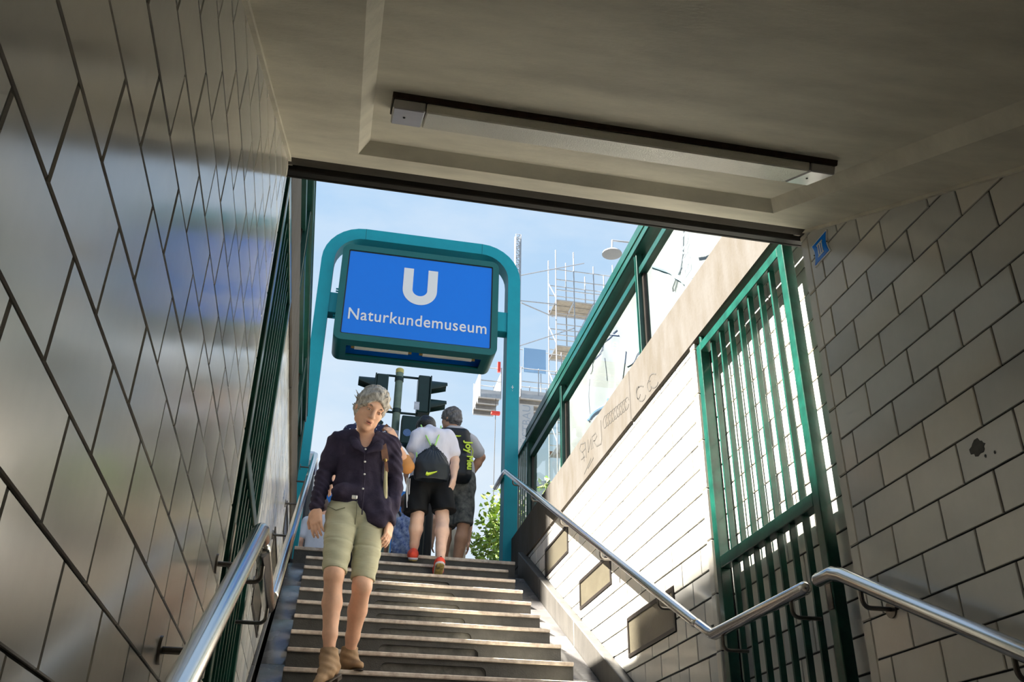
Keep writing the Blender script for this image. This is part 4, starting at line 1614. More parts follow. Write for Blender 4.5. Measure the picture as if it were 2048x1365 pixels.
# ---- bollard, van, information board
bo = onY(850, 1070, 9.75)
bl = thing('bollard', (bo[0], 9.75, STREET), 'black round litter post behind the legs of the man in black shorts', 'bollard')
MB().tube([(bo[0], 9.75, STREET), (bo[0], 9.75, STREET + 0.06), (bo[0], 9.75, STREET + 0.07), (bo[0], 9.75, STREET + 1.02)], [0.10, 0.10, 0.075, 0.075], 20).build('post', 'black_plastic', bl)
MB().tube([(bo[0], 9.75, STREET + 1.02), (bo[0], 9.75, STREET + 1.05), (bo[0], 9.75, STREET + 1.09)], [0.085, 0.085, 0.05], 20).build('cap', 'black_plastic', bl)
MB().tube([(bo[0] - 0.02, 9.672, STREET + 0.1), (bo[0] - 0.02, 9.672, STREET + 1.0)], 0.006, 6).build('ridge', 'steel_dark', bl)

VY = 12.3
va = thing('van', (-1.25, VY + 2.2, STREET), 'grey roofed dark van parked behind the railing and the woman in plum', 'van')
prof = [(VY, STREET + 0.35), (VY + 4.6, STREET + 0.35), (VY + 4.6, STREET + 1.1), (VY + 3.9, STREET + 1.45), (VY + 3.2, STREET + 2.30), (VY + 0.06, STREET + 2.36), (VY, STREET + 2.2)]
MB().prism(prof, 0, -2.25, -0.27).build('body', 'black_plastic', va, bevel=0.05)
MB().box((-2.20, VY + 0.02, STREET + 2.33), (-0.25, VY + 3.2, STREET + 2.53)).build('roof', 'van_white', va, bevel=0.05)
MB().box((-2.0, VY - 0.012, STREET + 1.25), (-0.5, VY + 0.01, STREET + 1.95)).build('rear_window', 'window_dark', va, bevel=0.004)
for x in (-2.15, -0.42):
    MB().box((x - 0.06, VY - 0.02, STREET + 0.9), (x + 0.06, VY + 0.01, STREET + 1.25)).build('tail_light', 'red_plastic', va, bevel=0.006)
MB().box((-2.25, VY - 0.08, STREET + 0.35), (-0.27, VY + 0.02, STREET + 0.55)).build('bumper', 'black_plastic', va, bevel=0.01)
for x in (-2.22, -0.40):
    for y in (VY + 0.9, VY + 3.7):
        MB().tube([(x - 0.1, y, STREET + 0.33), (x + 0.1, y, STREET + 0.33)], 0.33, 20).build('wheel', 'black_plastic', va)

ib = thing('information_board', (0.4, 12.9, STREET), 'blue board on two posts behind the people on the pavement', 'board')
MB().box((-0.17, 12.88, STREET + 1.20), (1.08, 12.93, STREET + 2.25)).build('panel', 'board_blue', ib, bevel=0.006)
for x in (-0.10, 0.96):
    MB().tube([(x, 12.96, STREET), (x, 12.96, STREET + 2.28)], 0.03, 10).build('post', 'galvanised', ib)

# ================================================================== PEOPLE
class SDF:
    """a smooth solid made of blended shapes on a grid, turned into one continuous skin (surface nets)"""

    def __init__(self, lo, hi, h):
        self.h = h
        self.lo = np.array(lo, float)
        self.n = np.ceil((np.array(hi, float) - self.lo) / h).astype(int) + 1
        self.d = np.full(self.n, 1.0, np.float32)

    def _sub(self, lo, hi):
        a = np.maximum(0, np.floor((lo - self.lo) / self.h).astype(int))
        b = np.minimum(self.n, np.ceil((hi - self.lo) / self.h).astype(int) + 1)
        if np.any(b <= a):
            return None, None
        ax = [self.lo[i] + self.h * np.arange(a[i], b[i]) for i in range(3)]
        g = np.stack(np.meshgrid(*ax, indexing='ij'), -1).astype(np.float32)
        return (slice(a[0], b[0]), slice(a[1], b[1]), slice(a[2], b[2])), g

    def _mix(self, s, f, k, sub=False):
        d = self.d[s]
        if sub:
            f = -f
            if k > 0:
                h = np.clip(0.5 - 0.5 * (d - f) / k, 0, 1)
                self.d[s] = d + (f - d) * h + k * h * (1 - h)
            else:
                self.d[s] = np.maximum(d, f)
        elif k > 0:
            h = np.clip(0.5 + 0.5 * (d - f) / k, 0, 1)
            self.d[s] = d + (f - d) * h - k * h * (1 - h)
        else:
            self.d[s] = np.minimum(d, f)

    def cone(self, a, b, ra, rb, k=0.02, flat=None, sub=False):
        """tapered capsule; flat = (axis, factor) thins it along an axis"""
        a = np.array(a, float)
        b = np.array(b, float)
        pad = max(ra, rb) + k + 2 * self.h
        s, p = self._sub(np.minimum(a, b) - pad, np.maximum(a, b) + pad)
        if s is None:
            return self
        ba = b - a
        t = np.clip(((p - a) @ ba) / max(1e-9, ba @ ba), 0, 1)
        v = p - (a + t[..., None] * ba)
        if flat is not None:
            n = np.array(flat[0], float)
            n /= np.linalg.norm(n)
            w = v @ n
            v = v + (w * (1 / flat[1] - 1))[..., None] * n
        f = np.linalg.norm(v, axis=-1) - (ra + t * (rb - ra))
        if flat is not None:
            f = f * (0.5 + 0.5 * flat[1])
        self._mix(s, f, k, sub)
        return self

    def chain(self, pts, rs, k=0.02, flat=None):
        for i in range(len(pts) - 1):
            self.cone(pts[i], pts[i + 1], rs[i], rs[i + 1], k, flat)
        return self

    def ell(self, c, r, ax=None, k=0.02, sub=False):
        c = np.array(c, float)
        r = np.array(r, float)
        pad = r.max() + k + 2 * self.h
        s, p = self._sub(c - pad, c + pad)
        if s is None:
            return self
        v = p - c
        if ax is not None:
            v = v @ np.array(ax, float).T
        q = v / r
        l1 = np.linalg.norm(q, axis=-1)
        l2 = np.linalg.norm(q / r, axis=-1)
        f = l1 * (l1 - 1) / np.maximum(l2, 1e-6)
        self._mix(s, f, k, sub)
        return self

    def rbox(self, c, half, ax, r, k=0.01, sub=False):
        c = np.array(c, float)
        half = np.array(half, float)
        pad = np.linalg.norm(half) + r + k + 2 * self.h
        s, p = self._sub(c - pad, c + pad)
        if s is None:
            return self
        v = np.abs((p - c) @ np.array(ax, float).T) - (half - r)
        f = np.linalg.norm(np.maximum(v, 0), axis=-1) + np.minimum(v.max(-1), 0) - r
        self._mix(s, f, k, sub)
        return self

    def grid(self):
        ax = [self.lo[i] + self.h * np.arange(self.n[i]) for i in range(3)]
        return np.stack(np.meshgrid(*ax, indexing='ij'), -1).astype(np.float32)

    def cut(self, point, normal, keep=None):
        """remove what lies on the side the normal points to"""
        n = np.array(normal, float)
        n /= np.linalg.norm(n)
        f = (self.grid() - np.array(point, float)) @ n
        if keep is not None:
            f = np.where(keep(self.grid()), f, -1.0)
        self.d = np.maximum(self.d, f.astype(np.float32))
        return self

    def ripple(self, fn):
        m = np.abs(self.d) < 0.06
        g = self.grid()[m]
        self.d[m] += fn(g).astype(np.float32)
        return self

    def mesh(self):
        d = np.pad(self.d, 1, constant_values=1.0)
        lo = self.lo - self.h
        ins = d < 0
        n = np.array(d.shape)
        cnt = np.zeros(n - 1, np.int8)
        for dx in (0, 1):
            for dy in (0, 1):
                for dz in (0, 1):
                    cnt += ins[dx:n[0] - 1 + dx, dy:n[1] - 1 + dy, dz:n[2] - 1 + dz]
        act = (cnt > 0) & (cnt < 8)
        ci = np.argwhere(act)
        idx = -np.ones(n - 1, np.int64)
        idx[act] = np.arange(len(ci))
        acc = np.zeros((len(ci), 3))
        num = np.zeros(len(ci))
        offs = [(x, y, z) for x in (0, 1) for y in (0, 1) for z in (0, 1)]
        for a in offs:
            for axn in range(3):
                if a[axn] == 1:
                    continue
                b = list(a)
                b[axn] = 1
                pa, pb = ci + a, ci + b
                va = d[pa[:, 0], pa[:, 1], pa[:, 2]]
                vb = d[pb[:, 0], pb[:, 1], pb[:, 2]]
                mk = (va < 0) != (vb < 0)
                t = np.where(mk, va / np.where(mk, va - vb, 1), 0)
                pt = np.array(a, float)[None] + np.zeros((len(ci), 3))
                pt[:, axn] += t
                acc[mk] += pt[mk]
                num[mk] += 1
        V = lo + self.h * (ci + acc / num[:, None])
        F = []
        for axn in range(3):
            u, w = (axn + 1) % 3, (axn + 2) % 3
            sa = [slice(1, -1)] * 3
            sa[axn] = slice(0, -1)
            sb = [slice(1, -1)] * 3
            sb[axn] = slice(1, None)
            A, B = ins[tuple(sa)], ins[tuple(sb)]
            e_ = np.argwhere(A != B)
            if not len(e_):
                continue
            fl = A[e_[:, 0], e_[:, 1], e_[:, 2]]
            base = e_.copy()
            for q in (u, w):
                base[:, q] += 1
            du = np.zeros(3, int)
            dw = np.zeros(3, int)
            du[u] = 1
            dw[w] = 1
            q = [base - du - dw, base - dw, base, base - du]
            q = np.stack([idx[c[:, 0], c[:, 1], c[:, 2]] for c in q], 1)
            q[~fl] = q[~fl][:, ::-1]
            F.append(q)
        F = np.concatenate(F)
        F = F[(F >= 0).all(1)]
        return V, F

    def build(self, name, mat_name, parent, smooth_it=1, label=None):
        V, F = self.mesh()
        for _ in range(smooth_it):                     # light relaxation against grid steps
            S = np.zeros_like(V)
            C = np.zeros(len(V))
            for i in range(4):
                a, b = F[:, i], F[:, (i + 1) % 4]
                np.add.at(S, a, V[b])
                np.add.at(S, b, V[a])
                np.add.at(C, a, 1)
                np.add.at(C, b, 1)
            V = 0.5 * V + 0.5 * S / np.maximum(C, 1)[:, None]
        bs = base_of(parent)
        me = bpy.data.meshes.new(name)
        me.from_pydata((V - np.array(bs)).tolist(), [], F.tolist())
        me.polygons.foreach_set('use_smooth', [True] * len(me.polygons))
        me.materials.append(MATS[mat_name])
        o = bpy.data.objects.new(name, me)
        COL.objects.link(o)
        o.parent = parent
        if label:
            o['label'] = label
        return o


def unit(v):
    v = np.array(v, float)
    return v / np.linalg.norm(v)


def J(px, py, y):
    return onY(px, py, y)


def lerp(a, b, t):
    return np.array(a) + (np.array(b) - np.array(a)) * t


class Head:
    """frame of a head: c centre, r towards the picture's right when facing the camera, f where the face looks, u crown"""

    def __init__(self, c, f, u, s=1.0):
        self.c = np.array(c, float)
        self.f = unit(f)
        u = np.array(u, float)
        self.u = unit(u - self.f * (u @ self.f))
        self.r = np.cross(self.u, self.f)
        self.s = s
        self.ax = np.array([self.r, self.f, self.u])

    def p(self, r, f, u):
        return self.c + self.s * (self.r * r + self.f * f + self.u * u)

    def skin(self, S, face=True):
        s = self.s
        S.ell(self.p(0, -0.010, 0.030), np.array([0.074, 0.093, 0.086]) * s, self.ax, 0.0)       # skull
        S.ell(self.p(0, 0.024, -0.040), np.array([0.060, 0.060, 0.078]) * s, self.ax, 0.03 * s)  # face
        S.ell(self.p(0, 0.052, -0.102), np.array([0.026, 0.022, 0.020]) * s, self.ax, 0.03 * s)  # chin
        for q in (-1, 1):
            S.ell(self.p(q * 0.038, 0.050, -0.028), np.array([0.024, 0.022, 0.022]) * s, self.ax, 0.02 * s)     # cheek
            S.ell(self.p(q * 0.045, 0.010, -0.075), np.array([0.018, 0.034, 0.022]) * s, self.ax, 0.03 * s)     # jaw
            S.ell(self.p(q * 0.076, -0.012, -0.010), np.array([0.009, 0.020, 0.032]) * s, self.ax, 0.008 * s)   # ear
        if face:
            S.ell(self.p(0, 0.078, 0.022), np.array([0.052, 0.012, 0.011]) * s, self.ax, 0.02 * s)             # brow
            for q in (-1, 1):
                S.ell(self.p(q * 0.031, 0.092, 0.002), np.array([0.018, 0.012, 0.010]) * s, self.ax, 0.012 * s, sub=True)
                S.ell(self.p(q * 0.031, 0.074, 0.000), np.array([0.0145, 0.0125, 0.0115]) * s, self.ax, 0.003 * s)  # lids
            S.cone(self.p(0, 0.083, 0.012), self.p(0, 0.106, -0.034), 0.0075 * s, 0.0125 * s, 0.012 * s)        # nose
            for q in (-1, 1):
                S.ell(self.p(q * 0.012, 0.094, -0.037), np.array([0.009, 0.011, 0.008]) * s, self.ax, 0.008 * s)
            S.ell(self.p(0, 0.081, -0.062), np.array([0.024, 0.013, 0.008]) * s, self.ax, 0.010 * s)           # lips
            S.ell(self.p(0, 0.080, -0.076), np.array([0.020, 0.012, 0.008]) * s, self.ax, 0.010 * s)
            S.ell(self.p(0, 0.096, -0.069), np.array([0.021, 0.009, 0.0028]) * s, self.ax, 0.003 * s, sub=True)


def palm_frame(wrist, tip, nrm):
    d = unit(np.array(tip) - np.array(wrist))
    n = np.array(nrm, float)
    n = unit(n - d * (n @ d))
    return d, n, np.cross(d, n)


def hand(S, wrist, tip, nrm, thumb, s=1.0, curl=0.35):
    """hand with five fingers. nrm: back of the hand; thumb: +1/-1 side of the palm; fingers run from wrist to tip, slightly curled"""
    d, n, w = palm_frame(wrist, tip, nrm)
    wrist = np.array(wrist, float)
    S.cone(wrist, wrist + d * 0.035 * s, 0.024 * s, 0.030 * s, 0.015, (n, 0.62))
    pc_ = wrist + d * 0.055 * s
    S.rbox(pc_, np.array([0.045, 0.013, 0.038]) * s, np.array([d, n, w]), 0.011 * s, 0.016)
    for i, (off, ln, r) in enumerate(((0.030, 0.070, 0.0085), (0.010, 0.080, 0.0090), (-0.010, 0.074, 0.0086), (-0.029, 0.058, 0.0076))):
        a = wrist + d * 0.092 * s + w * off * thumb * s
        cu = curl + 0.10 * i
        d1 = unit(d - n * cu * 0.5)
        d2 = unit(d - n * cu * 1.3)
        d3 = unit(d - n * cu * 2.0)
        b = a + d1 * ln * 0.45 * s
        c_ = b + d2 * ln * 0.32 * s
        e_ = c_ + d3 * ln * 0.23 * s
        S.cone(a, b, r * s * 1.05, r * s, 0.005)
        S.cone(b, c_, r * s, r * s * 0.92, 0.003)
        S.cone(c_, e_, r * s * 0.92, r * s * 0.8, 0.003)
    a = wrist + d * 0.028 * s + w * 0.030 * thumb * s
    b = a + unit(d * 0.8 + w * 0.6 * thumb - n * 0.3) * 0.042 * s
    c_ = b + unit(d * 0.95 + w * 0.15 * thumb - n * 0.35) * 0.032 * s
    S.cone(a, b, 0.0135 * s, 0.0105 * s, 0.012)
    S.cone(b, c_, 0.0105 * s, 0.0085 * s, 0.004)


def hair_cap(S, H, out=0.012, front=0.056, low=-0.03, seed=0, amp=0.006, freq=70.0):
    """short hair: a tufted shell over the skull, open at the face"""
    s = H.s
    S.ell(H.p(0, -0.014, 0.036), np.array([0.080 + out, 0.098 + out, 0.090 + out]) * s, H.ax, 0.0)
    S.ell(H.p(0, -0.045, -0.02), np.array([0.070 + out, 0.066 + out, 0.075]) * s, H.ax, 0.02)
    S.ell(H.p(0, 0.098, -0.050), np.array([0.066, 0.075, 0.092]) * s, H.ax, 0.010, sub=True)
    S.cut(H.p(0, -0.02, low - 0.05), -H.u + 0.35 * H.f)
    rs_ = np.random.RandomState(seed)
    k1, k2, k3 = rs_.normal(size=3), rs_.normal(size=3), rs_.normal(size=3)
    k1, k2, k3 = unit(k1) * freq, unit(k2) * freq * 1.4, unit(k3) * freq * 0.7

    def f(g):
        q = g - H.c
        return amp * (np.sin(q @ k1 + 2 * np.sin(q @ k3)) * 0.6 + np.sin(q @ k2 + 1.3 * np.sin(q @ k1 * 0.6)) * 0.5) - amp * 0.2
    S.ripple(f)


def person(loc, label, group=None):
    return thing('person', loc, label, 'person', group)


# ------------------------------------------------------------------ the woman coming down the stairs
W = person((0.15, 5.45, 0.90), 'woman with short grey hair in plum shirt and olive knee shorts walking down')
hL, kL, aL = J(684, 1036, 5.43), J(668, 1150, 5.24), J(657, 1317, 5.275)
hR, kR, aR = J(742, 1040, 5.45), J(724, 1172, 5.32), J(698, 1313, 5.575)
toeL, heelL = J(634, 1363, 5.10), J(667, 1341, 5.275)
toeR, heelR = J(722, 1332, 5.46), J(690, 1330, 5.635)
toeR[2], heelR[2] = 0.932, 0.938
sL, eL, wL, tL = J(674, 885, 5.45), J(647, 957, 5.47), J(631, 1020, 5.38), J(634, 1078, 5.33)
sR, eR, wR, tR = J(783, 893, 5.44), J(789, 975, 5.49), J(778, 1046, 5.40), J(773, 1093, 5.35)
pel, wai, che, nec = J(711, 1025, 5.46), J(716, 985, 5.46), J(727, 912, 5.44), J(733, 872, 5.42)
WH = Head(J(742, 818, 5.325), (0.20, -0.80, -0.50), (0.34, -0.42, 0.84), 1.10)
FW = (0.05, 1, -0.15)

S = SDF((-0.20, 4.98, 0.72), (0.52, 5.74, 2.68), 0.0045)
WH.skin(S)
S.cone(nec + np.array([0, 0.03, -0.05]), WH.p(0, -0.03, -0.06), 0.056, 0.050, 0.03)
S.cone(che, wai, 0.135, 0.115, 0.03, (FW, 0.62))
S.cone(wai, pel, 0.115, 0.15, 0.03, (FW, 0.66))
S.cone(sL, sR, 0.05, 0.05, 0.04)
for a, b, c_, t_, sd in ((sL, eL, wL, tL, 1), (sR, eR, wR, tR, -1)):
    S.chain([a, b, c_], [0.045, 0.036, 0.024], 0.02)
hand(S, wL, tL, (-0.55, -0.75, 0.25), 1, 1.02, 0.30)
hand(S, wR, tR, (0.75, -0.45, 0.2), -1, 0.95, 0.45)
for h_, k_, a_, side in ((hL, kL, aL, -1), (hR, kR, aR, 1)):
    S.cone(h_, k_, 0.082, 0.056, 0.02)
    S.ell(k_ + np.array([0, -0.012, 0.0]), (0.047, 0.046, 0.056), None, 0.02)                  # knee
    S.cone(k_ + np.array([0, 0.0, -0.02]), lerp(k_, a_, 0.34) + np.array([0, 0.014, 0]), 0.049, 0.0535, 0.02)
    S.cone(lerp(k_, a_, 0.34) + np.array([0, 0.014, 0]), lerp(k_, a_, 0.72), 0.0525, 0.038, 0.02)
    S.cone(lerp(k_, a_, 0.72), a_, 0.038, 0.028, 0.02)
    S.cone(lerp(k_, a_, 0.10) + np.array([0, -0.03, 0]), lerp(k_, a_, 0.85) + np.array([0, -0.018, 0]), 0.014, 0.010, 0.02)  # shin
S.chain([aL, heelL], [0.033, 0.030], 0.02)
S.chain([aR, heelR], [0.033, 0.030], 0.02)
S.build('body', 'skin', W)

# shirt
S = SDF((-0.22, 5.22, 1.60), (0.54, 5.68, 2.42), 0.005)
S.cone(lerp(che, nec, 0.15), wai + np.array([0, 0, 0.02]), 0.158, 0.145, 0.03, (FW, 0.66))
S.cone(wai + np.array([0.0, 0, 0.02]), lerp(wai, pel, 0.55), 0.145, 0.160, 0.03, (FW, 0.72))
S.cone(lerp(sL, nec, 0.10), lerp(nec, sL, 0.30) + np.array([0, 0, -0.03]), 0.062, 0.062, 0.03)
S.cone(lerp(sR, nec, 0.10), lerp(nec, sR, 0.30) + np.array([0, 0, -0.03]), 0.062, 0.062, 0.03)
S.cone(lerp(sL, sR, 0.16), lerp(sL, sR, 0.84), 0.066, 0.066, 0.05, (FW, 0.8))
for a, b, c_ in ((sL, eL, wL), (sR, eR, wR)):
    S.chain([a, lerp(a, b, 0.5), b, lerp(b, c_, 0.5), lerp(b, c_, 0.93)], [0.058, 0.056, 0.050, 0.045, 0.040], 0.022)
# loose front tail on the strap side
S.cone(wai + np.array([0.09, -0.055, 0.0]), J(757, 1030, 5.35), 0.085, 0.080, 0.03, (FW, 0.45))
S.cone(wai + np.array([0.02, -0.065, 0.02]), J(735, 1010, 5.355), 0.06, 0.055, 0.03, (FW, 0.45))
# blouse pouch on the tucked side
S.ell(J(690, 985, 5.36), (0.085, 0.045, 0.055), None, 0.03)
S.cone(J(735, 868, 5.40), J(728, 894, 5.30), 0.045, 0.028, 0.02, sub=True)                       # open neck
S.cone(nec + np.array([0, 0.02, 0.0]), WH.p(0, -0.03, -0.06), 0.060, 0.062, 0.01, sub=True)


def folds(g):
    x, y, z = g[:, 0], g[:, 1], g[:, 2]
    arm = np.exp(-((x + 0.07) / 0.06) ** 2) + np.exp(-((x - 0.37) / 0.05) ** 2)
    v = 0.0030 * np.sin(z * 62 + 14 * np.sin(x * 9 + z * 7) + y * 20) * (0.4 + arm)
    v += 0.0035 * np.sin(x * 55 + z * 24 + 2 * np.sin(z * 18)) * (z < 2.02)
    v += 0.0022 * np.sin(x * 38 - z * 46 + 1.5 * np.sin(x * 20))
    return v


S.ripple(folds)
shirt = S.build('shirt', 'shirt_plum', W)

# collar: two folded leaves
for q, (p0, p1, p2) in ((-1, (J(702, 866, 5.41), J(712, 890, 5.325), J(727, 904, 5.310))), (1, (J(763, 872, 5.41), J(756, 895, 5.325), J(735, 905, 5.310)))):
    S = SDF(np.minimum(np.minimum(p0, p1), p2) - 0.05, np.maximum(np.maximum(p0, p1), p2) + 0.05, 0.0045)
    S.chain([p0, p1, p2], [0.026, 0.026, 0.010], 0.012, (FW, 0.5))
    S.build('collar', 'shirt_plum', shirt)
# placket with buttons
pk = [J(729, 900, 5.325), J(728, 930, 5.325), J(729, 960, 5.335), J(727, 985, 5.315), J(725, 1010, 5.32), J(724, 1030, 5.325)]
MB().tube([tuple(p) for p in pk], 0.0045, 6).build('placket', 'shirt_plum', shirt)
for px, py, yy in ((731, 899, 5.318), (730, 924, 5.318), (729, 949, 5.320), (726, 978, 5.308)):
    b_ = J(px, py, yy)
    MB().ball(b_, 0.0065, 10, (1, 0.5, 1)).build('button', 'button', shirt)

# shorts
S = SDF((-0.14, 5.08, 1.28), (0.46, 5.66, 1.98), 0.005)
S.cone(lerp(pel, wai, 0.75), pel, 0.135, 0.172, 0.03, (FW, 0.72))
S.cone(lerp(hL, hR, 0.08), lerp(hL, hR, 0.92), 0.098, 0.098, 0.02)
for h_, k_, t_, r1 in ((hL, kL, 0.93, 0.068), (hR, kR, 0.90, 0.068)):
    S.cone(h_, lerp(h_, k_, t_), 0.100, r1, 0.008)
    dv = unit(k_ - h_)
    pt_ = lerp(h_, k_, t_ + 0.02)
    S.cut(pt_, dv + np.array([0, 0.25, 0]), keep=(lambda g, c0=lerp(h_, k_, 0.9): (np.linalg.norm(g - c0, axis=-1) < 0.13)))


def folds2(g):
    x, y, z = g[:, 0], g[:, 1], g[:, 2]
    v = 0.0022 * np.sin(z * 70 + 3.0 * np.sin(x * 16) + y * 12) + 0.0025 * np.sin(x * 30 + z * 34) * (z > 1.66)
    v += 0.004 * np.exp(-((z - 1.565 + 0.10 * (x - 0.1)) / 0.006) ** 2)
    return v


S.ripple(folds2)
shorts = S.build('shorts', 'shorts_olive', W)
# belt, buckle, fly, hems
S = SDF((-0.14, 5.20, 1.80), (0.46, 5.70, 1.96), 0.004)
S.cone(lerp(pel, wai, 0.95), lerp(pel, wai, 0.2), 0.142, 0.165, 0.0, (FW, 0.72))
S.cut((0, 0, 1.898), (0, 0, 1))
S.cut((0, 0, 1.866), (0, 0, -1))
belt = S.build('belt', 'black_cloth', W, 0)
bk = J(709, 995, 5.305)
MB().box(bk - np.array([0.016, 0.006, 0.012]), bk + np.array([0.016, 0.006, 0.012])).build('buckle', 'steel', belt, bevel=0.003)
tubeo('pocket_seam', [J(655, 1013, 5.355), J(672, 1021, 5.325), J(690, 1016, 5.315)], 0.0030, 'seam_olive', shorts, 6)
tubeo('fly_seam', [J(714, 1002, 5.330), J(713, 1028, 5.325), J(710, 1050, 5.345)], 0.0026, 'seam_olive', shorts, 6)

# boots
for nm, a_, heel, toe, dz in (('L', aL, heelL, toeL, 0), ('R', aR, heelR, toeR, 0)):
    d_ = unit(toe - heel)
    up = np.array([0, 0, 1.0])
    up = unit(up - d_ * (up @ d_))
    sd = np.cross(d_, up)
    sole_h = heel - up * 0.028
    sole_t = toe - up * 0.020
    S = SDF(np.minimum(np.minimum(a_, heel), toe) - 0.12, np.maximum(np.maximum(a_, heel), toe) + 0.12, 0.004)
    top = a_ + np.array([0, -0.006, 0.034])
    S.cone(top, lerp(a_, heel, 0.55), 0.043, 0.045, 0.015)
    S.cone(top, a_ + np.array([0, -0.012, -0.01]), 0.043, 0.045, 0.015)
    S.cone(a_ + np.array([0, -0.012, 0.0]), lerp(heel, toe, 0.42) + up * 0.018, 0.045, 0.040, 0.02)
    S.cone(heel + up * 0.012, lerp(heel, toe, 0.45) + up * 0.014, 0.036, 0.039, 0.02)
    S.cone(lerp(heel, toe, 0.45) + up * 0.012, toe - d_ * 0.018 - up * 0.006, 0.039, 0.026, 0.02, (up, 0.78))
    S.cut(top + np.array([0, 0, 0.012]), (0, 0.1, 1), keep=lambda g, c0=top: np.linalg.norm(g - c0, axis=-1) < 0.09)
    S.cut(lerp(heel, toe, 0.5) - up * 0.030, -up)
    S.ripple(lambda g: 0.0016 * np.sin(g[:, 2] * 160 + g[:, 0] * 60))
    bo_ = S.build('boot', 'suede', W)
    S = SDF(np.minimum(heel, toe) - 0.10, np.maximum(heel, toe) + 0.10, 0.004)
    S.cone(heel - up * 0.032, toe - d_ * 0.018 - up * 0.032, 0.036, 0.027, 0.0, (up, 0.22))
    S.rbox(heel - up * 0.042 - d_ * 0.004, (0.030, 0.032, 0.016), np.array([d_, sd, up]), 0.006)
    S.build('sole', 'sole_dark', bo_)

# hair with wind-blown tufts
S = SDF(WH.c - 0.24, WH.c + 0.24, 0.004)
hair_cap(S, WH, out=0.010, seed=5, amp=0.0055, freq=95)
S.ell(WH.p(0, 0.105, -0.035), np.array([0.064, 0.060, 0.098]) * WH.s, WH.ax, 0.008, sub=True)
rs_ = np.random.RandomState(8)
for k in range(120):
    th = rs_.uniform(0.0, 1.75)
    phi = rs_.uniform(0, 6.283)
    dr = WH.r * math.sin(th) * math.cos(phi) + WH.f * math.sin(th) * math.sin(phi) * 0.9 + WH.u * math.cos(th)
    loc_ = np.array([dr @ WH.r, dr @ WH.f, dr @ WH.u])
    if loc_[1] > 0.35 and loc_[2] < 0.62:
        continue
    base = WH.p(0, -0.012, 0.034) + (WH.r * loc_[0] * 0.078 + WH.f * loc_[1] * 0.094 + WH.u * loc_[2] * 0.088) * WH.s
    tan = unit(np.cross(dr, rs_.normal(size=3)) + WH.r * 0.5 + WH.f * 0.2)
    S.cone(base, base + tan * rs_.uniform(0.02, 0.045) + dr * rs_.uniform(0.004, 0.016), rs_.uniform(0.007, 0.012), 0.0035, 0.006)
for k in range(16):                                    # fringe
    t = -0.052 + 0.104 * k / 15
    b0 = WH.p(t, 0.066 - 0.4 * abs(t), 0.098 - 0.25 * abs(t))
    S.cone(b0, b0 + WH.s * (WH.u * -0.022 + WH.f * 0.014 + WH.r * rs_.uniform(-0.012, 0.014)), 0.009, 0.0035, 0.008)
for (a, b) in (((722, 800), (712, 780)), ((720, 806), (709, 790)), ((717, 812), (708, 806)), ((716, 815), (704, 808)), ((718, 822), (706, 818)), ((716, 826), (710, 822))):
    S.cone(J(*a, 5.36), J(*b, 5.38), 0.008, 0.003, 0.004)
S.build('hair', 'hair_grey', W)
# eyes, brows, lips
for q in (-1, 1):
    c_ = WH.p(q * 0.031, 0.082, -0.0035)
    e_ = SDF(c_ - 0.03, c_ + 0.03, 0.0012)
    e_.ell(c_, np.array([0.0115, 0.0065, 0.0030]) * WH.s, WH.ax, 0.0)
    eo = e_.build('eye', 'eye_white', W)
    i_ = SDF(c_ - 0.03, c_ + 0.03, 0.0012)
    i_.ell(c_ + WH.f * 0.0018, np.array([0.0055, 0.0062, 0.0030]) * WH.s, WH.ax, 0.0)
    i_.build('iris', 'iris', eo)
    s_ = SDF(c_ - 0.05, c_ + 0.05, 0.002)
    s_.chain([WH.p(q * 0.014, 0.0865, 0.0185), WH.p(q * 0.032, 0.0885, 0.0235), WH.p(q * 0.050, 0.074, 0.0175)], [0.0032 * WH.s, 0.0036 * WH.s, 0.002], 0.004)
    s_.build('eyebrow', 'brow', W)
    s_ = SDF(c_ - 0.05, c_ + 0.05, 0.002)
    s_.chain([WH.p(q * 0.018, 0.0845, 0.0022), WH.p(q * 0.031, 0.0882, 0.0045), WH.p(q * 0.045, 0.080, 0.0005)], [0.0018, 0.0022, 0.0016], 0.003)
    s_.build('eyelash', 'brow', W)
c_ = WH.p(0, 0.09, -0.068)
s_ = SDF(c_ - 0.05, c_ + 0.05, 0.002)
s_.ell(WH.p(0, 0.0875, -0.0625), np.array([0.0205, 0.0065, 0.0036]) * WH.s, WH.ax, 0.0)
s_.ell(WH.p(0, 0.0865, -0.0755), np.array([0.0175, 0.0065, 0.0044]) * WH.s, WH.ax, 0.0)
lips = s_.build('lips', 'lip', W)
s_ = SDF(c_ - 0.05, c_ + 0.05, 0.002)
s_.ell(WH.p(0, 0.0885, -0.0690), np.array([0.0175, 0.0065, 0.0030]) * WH.s, WH.ax, 0.0)
s_.build('mouth', 'mouth_dark', lips)

